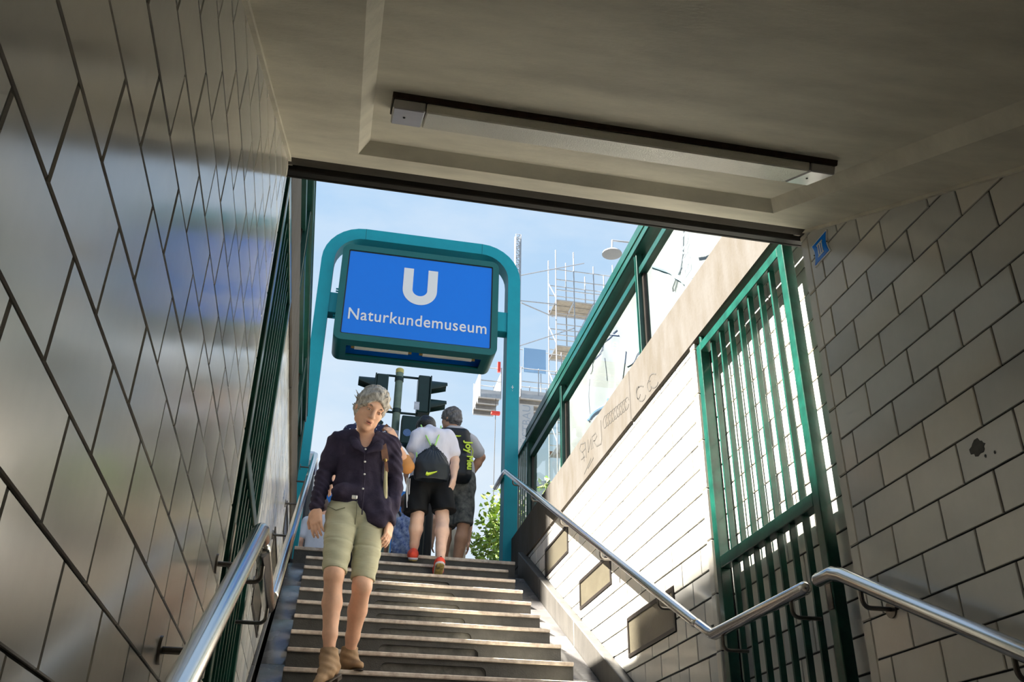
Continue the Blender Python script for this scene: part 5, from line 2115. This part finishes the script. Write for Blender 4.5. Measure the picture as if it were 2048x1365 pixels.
# her shoulder bag: wide brown strap, cream body under the arm
bg = thing('shoulder_bag', J(772, 985, 5.55), 'cream canvas bag on a brown leather strap over the plum shirt', 'bag')
stp = [J(758, 866, 5.47), J(763, 876, 5.385), J(768, 900, 5.35), J(771, 922, 5.355)]
mb = MB()
P = [Vector(p) for p in stp]
for i in range(len(P) - 1):
    mb.beam(P[i], P[i + 1], 0.040, 0.006, up=(0.1, -1, 0.1))
st_ = mb.build('strap', 'strap_brown', bg, bevel=0.0)
MB().beam(J(771, 918, 5.345), J(774, 945, 5.37), 0.018, 0.007, up=(0.1, -1, 0)).build('strap_end', 'strap_brown', bg)
MB().ball(J(771, 921, 5.342), 0.011, 10).build('buckle', 'brass', bg)
S = SDF((0.24, 5.30, 1.68), (0.52, 5.84, 2.16), 0.006)
S.rbox(J(781, 985, 5.66), (0.030, 0.12, 0.14), np.eye(3), 0.03)
S.cone(J(772, 928, 5.375), J(770, 1000, 5.37), 0.010, 0.015, 0.02)
S.build('bag_body', 'canvas_cream', bg)


# ------------------------------------------------------------------ helpers for people seen from behind
def sneaker(parent, heel, toe, ankle, lift=0.0):
    d_ = unit(toe - heel)
    up = unit(np.array([0, 0, 1.0]) - d_ * d_[2])
    sd = np.cross(d_, up)
    S = SDF(np.minimum(np.minimum(heel, toe), ankle) - 0.11, np.maximum(np.maximum(heel, toe), ankle) + 0.11, 0.005)
    S.cone(heel + up * 0.035, lerp(heel, toe, 0.5) + up * 0.035, 0.040, 0.044, 0.02)
    S.cone(lerp(heel, toe, 0.5) + up * 0.03, toe - d_ * 0.03 + up * 0.022, 0.044, 0.032, 0.02)
    S.cone(lerp(heel, toe, 0.15) + up * 0.05, lerp(lerp(heel, toe, 0.15), ankle, 0.75), 0.042, 0.040, 0.02)
    sh = S.build('sneaker', 'sneaker_red', parent)
    S = SDF(np.minimum(heel, toe) - 0.09, np.maximum(heel, toe) + 0.09, 0.005)
    S.cone(heel + up * 0.004, toe - d_ * 0.03 + up * 0.002, 0.044, 0.036, 0.0, (up, 0.36))
    so = S.build('sole', 'sneaker_sole', sh)
    S = SDF(np.minimum(heel, toe) - 0.09, np.maximum(heel, toe) + 0.09, 0.005)
    S.cone(heel - up * 0.010, toe - d_ * 0.03 - up * 0.010, 0.040, 0.032, 0.0, (up, 0.20))
    S.build('outsole', 'sneaker_tread', sh)
    MB().tube([tuple(lerp(heel, ankle, 0.55) - d_ * 0.038 + up * 0.01), tuple(lerp(heel, ankle, 0.85) - d_ * 0.034 + up * 0.02)], 0.008, 8).build('heel_tab', 'black_cloth', sh)
    return sh


BK = (0, 1, 0)
# ------------------------------------------------------------------ man in white T-shirt
M1 = person((0.85, 7.95, 2.10), 'man in white shirt, black shorts and red trainers climbing the last steps')
hl, kl, al = J(841, 965, 8.05), J(834, 1040, 7.98), J(827, 1104, 8.10)
hr, kr, ar_ = J(880, 968, 8.05), J(885, 1042, 7.93), J(881, 1122, 7.78)
sl1, el1, wl1 = J(836, 873, 8.02), J(822, 915, 8.04), J(812, 950, 8.14)
sr1, er1, wr1, tr1 = J(897, 876, 8.02), J(910, 921, 8.04), J(907, 960, 7.97), J(900, 984, 7.94)
pel1, che1, nec1 = J(860, 962, 8.06), J(864, 893, 8.05), J(860, 860, 8.10)
H1 = Head(nec1 + np.array([-0.03, 0.11, 0.045]), (-0.1, 0.75, -0.65), (0, 0.6, 0.8), 1.0)
S = SDF((0.48, 7.62, 2.02), (1.24, 8.40, 3.72), 0.006)
H1.skin(S, face=False)
S.cone(nec1 + np.array([0, 0.0, -0.04]), H1.p(0, -0.03, -0.05), 0.055, 0.055, 0.03)
S.cone(che1, pel1, 0.14, 0.13, 0.03, (BK, 0.65))
S.cone(sl1, sr1, 0.045, 0.045, 0.03)
for a, b, c_ in ((sl1, el1, wl1), (sr1, er1, wr1)):
    S.chain([a, b, lerp(b, c_, 0.35), c_], [0.046, 0.039, 0.038, 0.026], 0.02)
hand(S, wr1, tr1, (0.8, -0.5, 0.1), -1, 0.95, 0.5)
hand(S, wl1, wl1 + np.array([0.02, 0.09, -0.06]), (-0.8, -0.4, 0.1), 1, 0.95, 0.6)
for h_, k_, a_ in ((hl, kl, al), (hr, kr, ar_)):
    S.cone(h_, k_, 0.080, 0.058, 0.02)
    S.cone(k_, lerp(k_, a_, 0.3) + np.array([0, -0.012, 0]), 0.055, 0.060, 0.02)
    S.cone(lerp(k_, a_, 0.3) + np.array([0, -0.012, 0]), lerp(k_, a_, 0.75), 0.060, 0.040, 0.02)
    S.cone(lerp(k_, a_, 0.75), a_, 0.040, 0.034, 0.02)
S.build('body', 'skin_pale', M1)
S = SDF((0.50, 7.80, 2.86), (1.20, 8.32, 3.60), 0.006)
S.cone(lerp(che1, nec1, 0.25), che1, 0.150, 0.165, 0.03, (BK, 0.68))
S.cone(che1, lerp(che1, pel1, 0.90), 0.165, 0.175, 0.03, (BK, 0.68))
S.cone(lerp(sl1, sr1, 0.10), lerp(sl1, sr1, 0.90), 0.072, 0.072, 0.05)
S.cone(nec1 + np.array([0, 0, -0.045]), nec1 + np.array([0, 0.02, -0.01]), 0.075, 0.062, 0.03)
for a, b in ((sl1, el1), (sr1, er1)):
    S.cone(a, lerp(a, b, 0.62), 0.068, 0.070, 0.025)
S.cone(lerp(che1, pel1, 0.6) + np.array([-0.09, 0, 0]), lerp(che1, pel1, 1.02) + np.array([-0.12, 0, 0]), 0.08, 0.07, 0.03)
S.ripple(lambda g: 0.004 * np.sin(g[:, 0] * 46 + g[:, 2] * 17 + 2 * np.sin(g[:, 2] * 9)) + 0.003 * np.sin(g[:, 2] * 40 - g[:, 0] * 22))
S.build('t_shirt', 'tee_white', M1)
S = SDF((0.54, 7.74, 2.50), (1.20, 8.30, 3.12), 0.006)
S.cone(pel1 + np.array([0, 0, 0.05]), pel1 - np.array([0, 0, 0.03]), 0.168, 0.178, 0.03, (BK, 0.72))
for h_, k_, xo in ((hl, kl, -0.02), (hr, kr, 0.02)):
    S.cone(h_ + np.array([xo * 0.4, 0, -0.02]), lerp(h_, k_, 0.86) + np.array([xo, 0, 0]), 0.108, 0.112, 0.03)
S.cut(lerp(kl, kr, 0.5) + np.array([0, 0, 0.075]), (0.10, 0, -1))
S.ripple(lambda g: 0.005 * np.sin(g[:, 0] * 50 + g[:, 2] * 10 + np.sin(g[:, 2] * 14)))
sh1 = S.build('shorts', 'shorts_black', M1)
for xs, dx in (((814, 956), (813, 985)), ((817, 957), (815, 990)), ((820, 958), (818, 994))):
    tubeo('side_stripe', [J(xs[0], xs[1], 7.955), J(dx[0], dx[1], 7.945), J(dx[0] + 1, 1016, 7.92)], 0.0035, 'stripe_white', sh1, 6)
tubeo('side_stripe', [J(896, 985, 7.93), J(892, 1008, 7.92), J(890, 1026, 7.92)], 0.0045, 'stripe_white', sh1, 6)
S = SDF(H1.c - 0.2, H1.c + 0.2, 0.006)
hair_cap(S, H1, out=0.012, seed=2, amp=0.004)
S.build('hair', 'hair_black', M1)
sneaker(M1, J(826, 1119, 8.00), J(824, 1116, 8.24), al)
hR1 = J(880, 1131, 7.73)
sneaker(M1, hR1, np.array([hR1[0], 7.93, 2.055]), ar_)

# his drawstring bag
db = thing('drawstring_bag', J(866, 920, 7.86), 'dark gathered drawstring bag with lime cords and swoosh on white shirt', 'bag')
S = SDF((0.62, 7.68, 2.84), (1.14, 8.04, 3.36), 0.006)
Bt, Bm, Bb = J(866, 893, 7.88), J(864, 930, 7.86), J(863, 948, 7.88)
S.cone(Bt, Bm, 0.024, 0.145, 0.03, (BK, 0.36))
S.cone(Bm, Bb, 0.150, 0.158, 0.03, (BK, 0.40))
S.cut(J(863, 960, 7.86), (0.02, 0, -1))


def gather(g):
    q = g - Bt
    dn = np.clip(-q[:, 2], 0.01, 1)
    an = q[:, 0] / dn
    return 0.008 * np.sin(an * 26) * np.clip(1.1 - dn / 0.16, 0, 1) + 0.002 * np.sin(g[:, 0] * 60 + g[:, 2] * 30)


S.ripple(gather)
dbb = S.build('bag_body', 'bag_navy', db)
for pts in ([(842, 851, 8.06), (847, 862, 7.965), (854, 876, 7.93), (862, 892, 7.875)], [(882, 853, 8.06), (881, 862, 7.965), (876, 876, 7.93), (870, 892, 7.875)], [(833, 906, 7.92), (834, 922, 7.89), (838, 930, 7.87)]):
    tubeo('cord', [J(*p) for p in pts], 0.007, 'cord_lime', db, 8)
# swoosh: a tapered curved stroke lying on the cloth
sw = [(855.0, 943.0), (852.4, 945.5), (851.6, 948.0), (853.5, 949.8), (857.5, 949.6), (863, 947.6), (869, 945.2), (874.5, 942.6), (868, 944.0), (861, 945.0), (856.5, 945.4), (854.6, 944.9)]
up_ = [(855.0, 943.0), (854.4, 944.6), (856.2, 945.6), (861, 945.0), (868, 944.0), (874.5, 942.6)]
lo_ = [(852.6, 945.0), (851.8, 948.2), (855.0, 949.9), (861, 948.4), (868, 945.7), (874.5, 942.9)]
vs = [J(x, y, 7.790) for x, y in up_] + [J(x, y, 7.790) for x, y in lo_]
vs += [v + np.array([0, 0.045, 0]) for v in vs]
n6 = len(up_)
fs = []
for i in range(n6 - 1):
    fs += [(i, i + 1, n6 + i + 1, n6 + i), (2 * n6 + i, 3 * n6 + i, 3 * n6 + i + 1, 2 * n6 + i + 1), (i, 2 * n6 + i, 2 * n6 + i + 1, i + 1), (n6 + i, n6 + i + 1, 3 * n6 + i + 1, 3 * n6 + i)]
MB().add(vs, fs).build('swoosh', 'lime', dbb, smooth=0)

# ------------------------------------------------------------------ man with the backpack
M2 = person((1.25, 8.95, STREET), 'grey shirted man in camouflage shorts walking off with a large black backpack')
hl, hr = J(905, 975, 8.98), J(928, 977, 8.95)
kl, kr = J(893, 1048, 9.02), J(927, 1052, 8.90)
al, ar_ = np.array([kl[0] - 0.02, 9.12, STREET + 0.09]), np.array([J(912, 1113, 8.96)[0], 8.96, STREET + 0.10])
sl2, sr2 = J(880, 874, 8.98), J(944, 885, 8.96)
el2, wl2 = J(868, 920, 9.02), J(872, 955, 9.15)
er2, wr2 = J(962, 915, 9.00), J(944, 947, 9.06)
pel2, che2, nec2 = J(917, 968, 8.97), J(913, 890, 8.97), J(906, 855, 8.99)
H2 = Head(J(901, 840, 9.00), (-0.75, 0.65, -0.05), (0.05, 0.05, 1), 1.03)
S = SDF((0.72, 8.60, 2.30), (1.70, 9.40, 4.22), 0.007)
H2.skin(S, face=False)
S.cone(nec2 + np.array([0, 0, -0.05]), H2.p(0, -0.03, -0.05), 0.060, 0.058, 0.03)
S.cone(che2, pel2, 0.15, 0.14, 0.03, (BK, 0.65))
S.cone(sl2, sr2, 0.05, 0.05, 0.03)
for a, b, c_ in ((sl2, el2, wl2), (sr2, er2, wr2)):
    S.chain([a, b, lerp(b, c_, 0.4), c_], [0.050, 0.044, 0.043, 0.030], 0.02)
hand(S, wr2, wr2 + np.array([-0.10, 0.06, 0.02]), (0.2, -0.9, 0.1), 1, 1.0, 0.6)
hand(S, wl2, wl2 + np.array([0.02, 0.10, -0.02]), (-0.8, -0.2, 0.3), -1, 1.0, 0.6)
for h_, k_, a_ in ((hl, kl, al), (hr, kr, ar_)):
    S.cone(h_, k_, 0.085, 0.062, 0.02)
    S.cone(k_, lerp(k_, a_, 0.3) + np.array([0, -0.012, 0]), 0.058, 0.064, 0.02)
    S.cone(lerp(k_, a_, 0.3) + np.array([0, -0.012, 0]), a_, 0.064, 0.038, 0.02)
S.build('body', 'skin_tan', M2)
S = SDF((0.76, 8.66, 3.20), (1.62, 9.28, 4.06), 0.007)
S.cone(lerp(che2, nec2, 0.2), lerp(che2, pel2, 0.95), 0.165, 0.175, 0.03, (BK, 0.68))
S.cone(lerp(sl2, sr2, 0.1), lerp(sl2, sr2, 0.9), 0.08, 0.08, 0.05)
S.cone(nec2 + np.array([0, 0, -0.06]), nec2 + np.array([0, 0.01, -0.015]), 0.08, 0.066, 0.03)
for a, b in ((sl2, el2), (sr2, er2)):
    S.cone(a, lerp(a, b, 0.66), 0.074, 0.074, 0.025)
S.ripple(lambda g: 0.004 * np.sin(g[:, 0] * 40 + g[:, 2] * 25))
S.build('t_shirt', 'tee_grey', M2)
S = SDF((0.84, 8.64, 2.66), (1.62, 9.32, 3.44), 0.007)
S.cone(pel2 + np.array([0, 0, 0.04]), pel2 - np.array([0, 0, 0.04]), 0.172, 0.182, 0.03, (BK, 0.74))
for h_, k_ in ((hl, kl), (hr, kr)):
    S.cone(h_, lerp(h_, k_, 1.02), 0.110, 0.100, 0.03)
S.cut(lerp(kl, kr, 0.5) + np.array([0, 0, -0.02]), (0.05, 0, -1))
S.ripple(lambda g: 0.005 * np.sin(g[:, 0] * 40 + g[:, 2] * 18))
S.build('shorts', 'camo', M2)
S = SDF(H2.c - 0.2, H2.c + 0.2, 0.006)
hair_cap(S, H2, out=0.013, seed=4, amp=0.005, freq=90)
S.build('hair', 'hair_dark', M2)
for a_ in (al, ar_):
    S = SDF(a_ - 0.25, a_ + 0.25, 0.008)
    S.cone(np.array([a_[0], a_[1] - 0.05, STREET + 0.05]), np.array([a_[0] - 0.03, a_[1] + 0.16, STREET + 0.045]), 0.042, 0.040, 0.02)
    S.cone(a_, np.array([a_[0], a_[1], STREET + 0.06]), 0.042, 0.045, 0.02)
    S.cut((0, 0, STREET + 0.006), (0, 0, -1))
    S.build('shoe', 'sole_dark', M2)

bp = thing('backpack', J(914, 915, 8.80), 'tall black backpack with lime piping and lime lettering', 'backpack')
S = SDF((0.96, 8.56, 3.24), (1.46, 8.98, 4.0), 0.006)
bc = J(911, 912, 8.80)
S.rbox(bc, (0.155, 0.10, 0.285), np.array([unit([1, 0, 0.08]), [0, 1, 0], unit([-0.08, 0, 1])]), 0.07)
S.rbox(bc + np.array([0, -0.05, -0.13]), (0.13, 0.075, 0.13), np.eye(3), 0.05, 0.02)
S.ripple(lambda g: 0.003 * np.sin(g[:, 2] * 30 + g[:, 0] * 20))
bpb = S.build('pack_body', 'bag_black', bp)
tubeo('piping', [J(893, 868, 8.735), J(903, 872, 8.700), J(918, 873, 8.700), J(934, 872, 8.72)], 0.008, 'lime', bpb, 8)
tubeo('piping', [J(934, 872, 8.73), J(936, 866, 8.76)], 0.008, 'lime', bpb, 8)
tubeo('carry_loop', [J(908, 868, 8.75), J(911, 860, 8.77), J(918, 861, 8.77), J(921, 869, 8.75)], 0.012, 'bag_black', bp, 8)
for pts in ([(889, 868, 8.80), (884, 860, 8.93), (886, 868, 9.07)], [(932, 868, 8.80), (938, 870, 8.92), (941, 884, 9.08)]):
    tubeo('shoulder_strap', [J(*p) for p in pts], 0.024, 'bag_black', bp, 8)
tubeo('cinch_cord', [J(941, 893, 8.78), J(946, 903, 8.80), J(944, 912, 8.82)], 0.006, 'lime', bp, 6)
text_mesh('Joy', 0.10, 'lettering', 'lime', bpb, frame(J(931.5, 895, 8.684), (0.05, 0, -1), (1, 0, 0.05)), 0.004, 0.003)
text_mesh('Meu', 0.085, 'lettering', 'lime', bpb, frame(J(934.5, 926, 8.668), (0.05, 0, -1), (1, 0, 0.05)), 0.004, 0.003)

# ------------------------------------------------------------------ woman hidden behind the first one
JW = lambda px, py, y: onY(px, py, y + 0.46)
W2 = person((0.2, 7.85, 2.02), 'woman in dark dotted top, raised hand at her shoulder, hidden behind the plum shirt')
s2l, s2r = JW(700, 866, 7.42), JW(772, 868, 7.42)
e2l, w2l = JW(683, 925, 7.44), JW(664, 962, 7.34)
e2r, w2r = JW(812, 930, 7.34), JW(791, 880, 7.20)
pel3, che3, nec3 = JW(716, 990, 7.44), JW(733, 898, 7.43), JW(735, 850, 7.43)
H3 = Head(nec3 + np.array([0.01, -0.02, 0.17]), (0.1, -1, -0.2), (0, 0, 1), 0.95)
kl3, al3 = JW(690, 1068, 7.36), JW(686, 1128, 7.48)
kr3, ar3 = JW(716, 1070, 7.34), JW(703, 1140, 7.40)
S = SDF(np.array((-0.22, 7.0, 1.84)) * 1.064 - 0.04, np.array((0.72, 7.70, 3.62)) * 1.064 + 0.04, 0.007)
H3.skin(S, face=True)
S.cone(nec3 + np.array([0, 0, -0.05]), H3.p(0, -0.02, -0.05), 0.050, 0.048, 0.03)
S.cone(che3, pel3, 0.13, 0.14, 0.03, (BK, 0.65))
S.cone(s2l, s2r, 0.045, 0.045, 0.03)
for a, b, c_ in ((s2l, e2l, w2l), (s2r, e2r, w2r)):
    S.chain([a, b, lerp(b, c_, 0.4), c_], [0.042, 0.035, 0.034, 0.023], 0.02)
hand(S, w2l, JW(655, 990, 7.30), (-0.6, -0.6, 0.2), 1, 0.9, 0.3)
hand(S, w2r, JW(776, 852, 7.16), (0.2, -0.9, 0.3), -1, 0.95, 0.9)
for k_, a_, h_ in ((kl3, al3, pel3 + np.array([-0.08, 0, -0.06])), (kr3, ar3, pel3 + np.array([0.08, 0, -0.06]))):
    S.cone(h_, k_, 0.08, 0.055, 0.03)
    S.cone(k_, lerp(k_, a_, 0.35), 0.052, 0.050, 0.02)
    S.cone(lerp(k_, a_, 0.35), a_, 0.050, 0.030, 0.02)
S.build('body', 'skin', W2)
S = SDF(np.array((-0.10, 7.2, 2.50)) * 1.064 - 0.04, np.array((0.70, 7.62, 3.34)) * 1.064 + 0.04, 0.007)
S.cone(lerp(che3, nec3, 0.3), pel3, 0.145, 0.16, 0.03, (BK, 0.7))
S.cone(lerp(s2l, s2r, 0.05), lerp(s2l, s2r, 0.95), 0.078, 0.078, 0.05)
S.cone(nec3 + np.array([-0.08, 0.02, -0.03]), nec3 + np.array([0.10, 0.02, -0.03]), 0.052, 0.052, 0.03)
S.cone(s2l, lerp(s2l, e2l, 0.7), 0.064, 0.056, 0.02)
S.cone(s2r, lerp(s2r, e2r, 0.72), 0.066, 0.066, 0.02)
top3 = S.build('top', 'polka', W2)
# dots of the print: small discs lying on the cloth
me = top3.data
rs_ = np.random.RandomState(12)
dots = MB()
pick = rs_.choice(len(me.polygons), 700, replace=False)
bs = np.array(base_of(top3))
for i in pick:
    pg = me.polygons[int(i)]
    n_ = np.array(pg.normal)
    c_ = np.array(pg.center) + bs
    if n_[1] > 0.4:
        continue
    t1 = unit(np.cross(n_, [0.3, 0.2, 0.9]))
    t2 = np.cross(n_, t1)
    r_ = rs_.uniform(0.004, 0.008)
    dots.add([c_ + n_ * 0.0015 + r_ * (t1 * math.cos(a) + t2 * math.sin(a)) for a in np.linspace(0, 2 * math.pi, 7)[:-1]], [(0, 1, 2, 3, 4, 5)])
do = dots.build('printed_dots', 'polka_dot', top3, smooth=0)
do['kind'] = 'stuff'
S = SDF(np.array((0.36, 7.1, 2.72)) * 1.064 - 0.04, np.array((0.72, 7.56, 3.04)) * 1.064 + 0.04, 0.006)
S.cone(lerp(s2r, e2r, 0.64), lerp(s2r, e2r, 0.80), 0.070, 0.070, 0.0)
slv = S.build('sleeve_band', 'stripe_white', W2)
S = SDF(np.array((0.36, 7.1, 2.70)) * 1.064 - 0.04, np.array((0.78, 7.56, 3.04)) * 1.064 + 0.04, 0.006)
S.cone(lerp(s2r, e2r, 0.86), lerp(s2r, e2r, 1.06), 0.068, 0.066, 0.0)
S.build('sleeve_cuff', 'cuff_tan', W2)
S = SDF(np.array((-0.04, 7.2, 1.86)) * 1.064 - 0.04, np.array((0.42, 7.66, 2.80)) * 1.064 + 0.04, 0.007)
S.cone(pel3, pel3 - np.array([0, 0, 0.06]), 0.145, 0.15, 0.03, (BK, 0.7))
for k_, a_, h_ in ((kl3, al3, pel3 + np.array([-0.08, 0, -0.06])), (kr3, ar3, pel3 + np.array([0.08, 0, -0.06]))):
    S.chain([h_, k_, lerp(k_, a_, 0.35), lerp(k_, a_, 0.85)], [0.092, 0.064, 0.058, 0.042], 0.03)
S.build('leggings', 'black_cloth', W2)
S = SDF(H3.c - 0.2, H3.c + 0.2, 0.007)
hair_cap(S, H3, out=0.012, seed=3, amp=0.004)
S.build('hair', 'hair_brown', W2)
for a_ in (al3, ar3):
    S = SDF(a_ - 0.22, a_ + 0.22, 0.008)
    z_ = 2.02
    S.cone(np.array([a_[0], a_[1] + 0.03, z_ + 0.04]), np.array([a_[0], a_[1] - 0.15 if a_[1] > 7.90 else a_[1] - 0.06, z_ + 0.035]), 0.036, 0.034, 0.02)
    S.cut((0, 0, z_ + 0.002), (0, 0, -1))
    S.build('shoe', 'black_cloth', W2)
MB().tube([tuple(lerp(w2r, e2r, 0.10)), tuple(lerp(w2r, e2r, 0.20))], 0.030, 16).build('watch', 'watch', W2)
nl = JW(657, 979, 7.285)
MB().ball(nl, 0.008, 8, (0.8, 0.5, 1.2)).build('fingernail', 'nail_pink', W2)
MB().beam(JW(765, 862, 7.30), JW(775, 850, 7.28), 0.03, 0.012).build('strap', 'strap_brown', W2)


# ------------------------------------------------------------------ people on the pavement, mostly hidden by the top step
def walker(x, y, h, label, top_m, low_m, hair_m, skin_m, long_legs, face_dir=(0, 1, 0), long_hair=False, sleeves=True):
    P_ = person((x, y, STREET), label, None)
    z0 = STREET
    b = np.array([x, y, z0])
    up = np.array([0, 0, 1.0])
    f = unit(face_dir)
    r = np.cross(f, up)
    pel_ = b + up * 0.53 * h
    che_ = b + up * 0.74 * h
    nec_ = b + up * 0.84 * h
    H_ = Head(b + up * 0.925 * h, f, up, h / 1.72)
    S = SDF(b - np.array([0.42, 0.42, 0.02]), b + np.array([0.42, 0.42, h + 0.06]), 0.010)
    H_.skin(S, face=False)
    S.cone(nec_ - up * 0.03, H_.p(0, -0.02, -0.05), 0.052, 0.050, 0.03)
    S.cone(che_, pel_, 0.135, 0.135, 0.03, (f, 0.65))
    sh_ = [nec_ - up * 0.05 + r * q * 0.16 for q in (-1, 1)]
    S.cone(sh_[0], sh_[1], 0.045, 0.045, 0.03)
    joints = []
    for q in (0, 1):
        sg = -1 if q == 0 else 1
        e_ = sh_[q] - up * 0.26 + r * sg * 0.05 - f * 0.03
        w_ = e_ - up * 0.22 + f * 0.08
        S.chain([sh_[q], e_, w_], [0.042, 0.036, 0.025], 0.02)
        hand(S, w_, w_ - up * 0.15 + f * 0.05, r * sg, 1, 0.95, 0.4)
        k_ = b + up * 0.29 * h + r * sg * 0.09 + f * 0.04 * sg
        a_ = b + up * 0.06 + r * sg * 0.085 + f * 0.10 * sg
        S.cone(pel_ + r * sg * 0.085 - up * 0.05, k_, 0.080, 0.055, 0.03)
        S.cone(k_, lerp(k_, a_, 0.35), 0.052, 0.055, 0.02)
        S.cone(lerp(k_, a_, 0.35), a_, 0.055, 0.035, 0.02)
        joints.append((sh_[q], e_, w_, k_, a_, sg))
    S.build('body', skin_m, P_)
    S = SDF(b + np.array([-0.42, -0.42, 0.42 * h]), b + np.array([0.42, 0.42, h]), 0.010)
    S.cone(lerp(che_, nec_, 0.3), pel_ + up * 0.02, 0.152, 0.155, 0.03, (f, 0.7))
    S.cone(sh_[0], sh_[1], 0.062, 0.062, 0.04)
    if sleeves:
        for j in joints:
            S.cone(j[0], lerp(j[0], j[1], 0.7), 0.060, 0.056, 0.02)
    S.build('top', top_m, P_)
    S = SDF(b + np.array([-0.42, -0.42, 0.0]), b + np.array([0.42, 0.42, 0.62 * h]), 0.010)
    S.cone(pel_ + up * 0.05, pel_ - up * 0.04, 0.150, 0.158, 0.03, (f, 0.75))
    for j in joints:
        S.cone(pel_ + r * j[5] * 0.085 - up * 0.05, lerp(pel_, j[3], 1.0) if long_legs else lerp(pel_ + r * j[5] * 0.085, j[3], 0.45), 0.096, 0.080, 0.03)
        if long_legs:
            S.cone(j[3], lerp(j[3], j[4], 0.9), 0.080, 0.066, 0.03)
    S.build('trousers' if long_legs else 'shorts', low_m, P_)
    S = SDF(H_.c - 0.35, H_.c + 0.25, 0.008)
    hair_cap(S, H_, out=0.012, seed=6, amp=0.004)
    if long_hair:
        S.cone(H_.p(0, -0.085, 0.0), H_.p(0.02, -0.10, -0.26), 0.062, 0.040, 0.03)
    S.build('hair', hair_m, P_)
    for j in joints:
        c_ = b + r * j[5] * 0.085 + f * 0.10 * j[5]
        S = SDF(c_ - 0.3, c_ + 0.3, 0.010)
        S.cone(c_ - f * 0.04 + up * 0.045, c_ + f * 0.16 + up * 0.04, 0.042, 0.036, 0.02)
        S.cut((0, 0, z0 + 0.004), (0, 0, -1))
        S.build('shoe', 'sneaker_sole', P_)
    return P_


walker(0.93, 11.35, 1.66, 'brown haired woman in white vest and denim shorts with floral rucksack', 'cloth_white', 'denim', 'hair_brown', 'skin_tan', False, long_hair=True, sleeves=False)
rk = thing('rucksack', (0.92, 11.12, STREET + 1.1), 'blue floral drawstring rucksack on the back of the woman in white vest', 'rucksack')
S = SDF((0.66, 10.94, STREET + 0.72), (1.20, 11.30, STREET + 1.50), 0.008)
S.cone((0.92, 11.13, STREET + 1.20), (0.92, 11.12, STREET + 0.92), 0.13, 0.155, 0.03, (BK, 0.55))
S.cone((0.92, 11.13, STREET + 1.20), (0.92, 11.16, STREET + 1.32), 0.10, 0.05, 0.04, (BK, 0.6))
S.ripple(lambda g: 0.008 * np.sin(g[:, 0] * 50 + g[:, 2] * 32))
S.build('bag_body', 'bag_floral', rk)
for q in (-1, 1):
    tubeo('strap', [(0.92 + q * 0.05, 11.15, STREET + 1.28), (0.93 + q * 0.10, 11.20, STREET + 1.38), (0.93 + q * 0.11, 11.30, STREET + 1.41)], 0.014, 'bag_black', rk, 8)
bg_ = onY(903, 1065, 10.6)
walker(bg_[0], 10.6, 1.70, 'adult in white top and beige trousers, hidden behind the camouflage shorts', 'cloth_white', 'cloth_beige', 'hair_brown', 'skin', True)
lf = onY(636, 1075, 11.6)
walker(lf[0], 11.6, 1.62, 'adult in pale shirt and blue trousers behind the hanging hand of the woman in plum', 'cloth_white', 'cloth_blue', 'hair_brown', 'skin', True, (0.3, 1, 0))
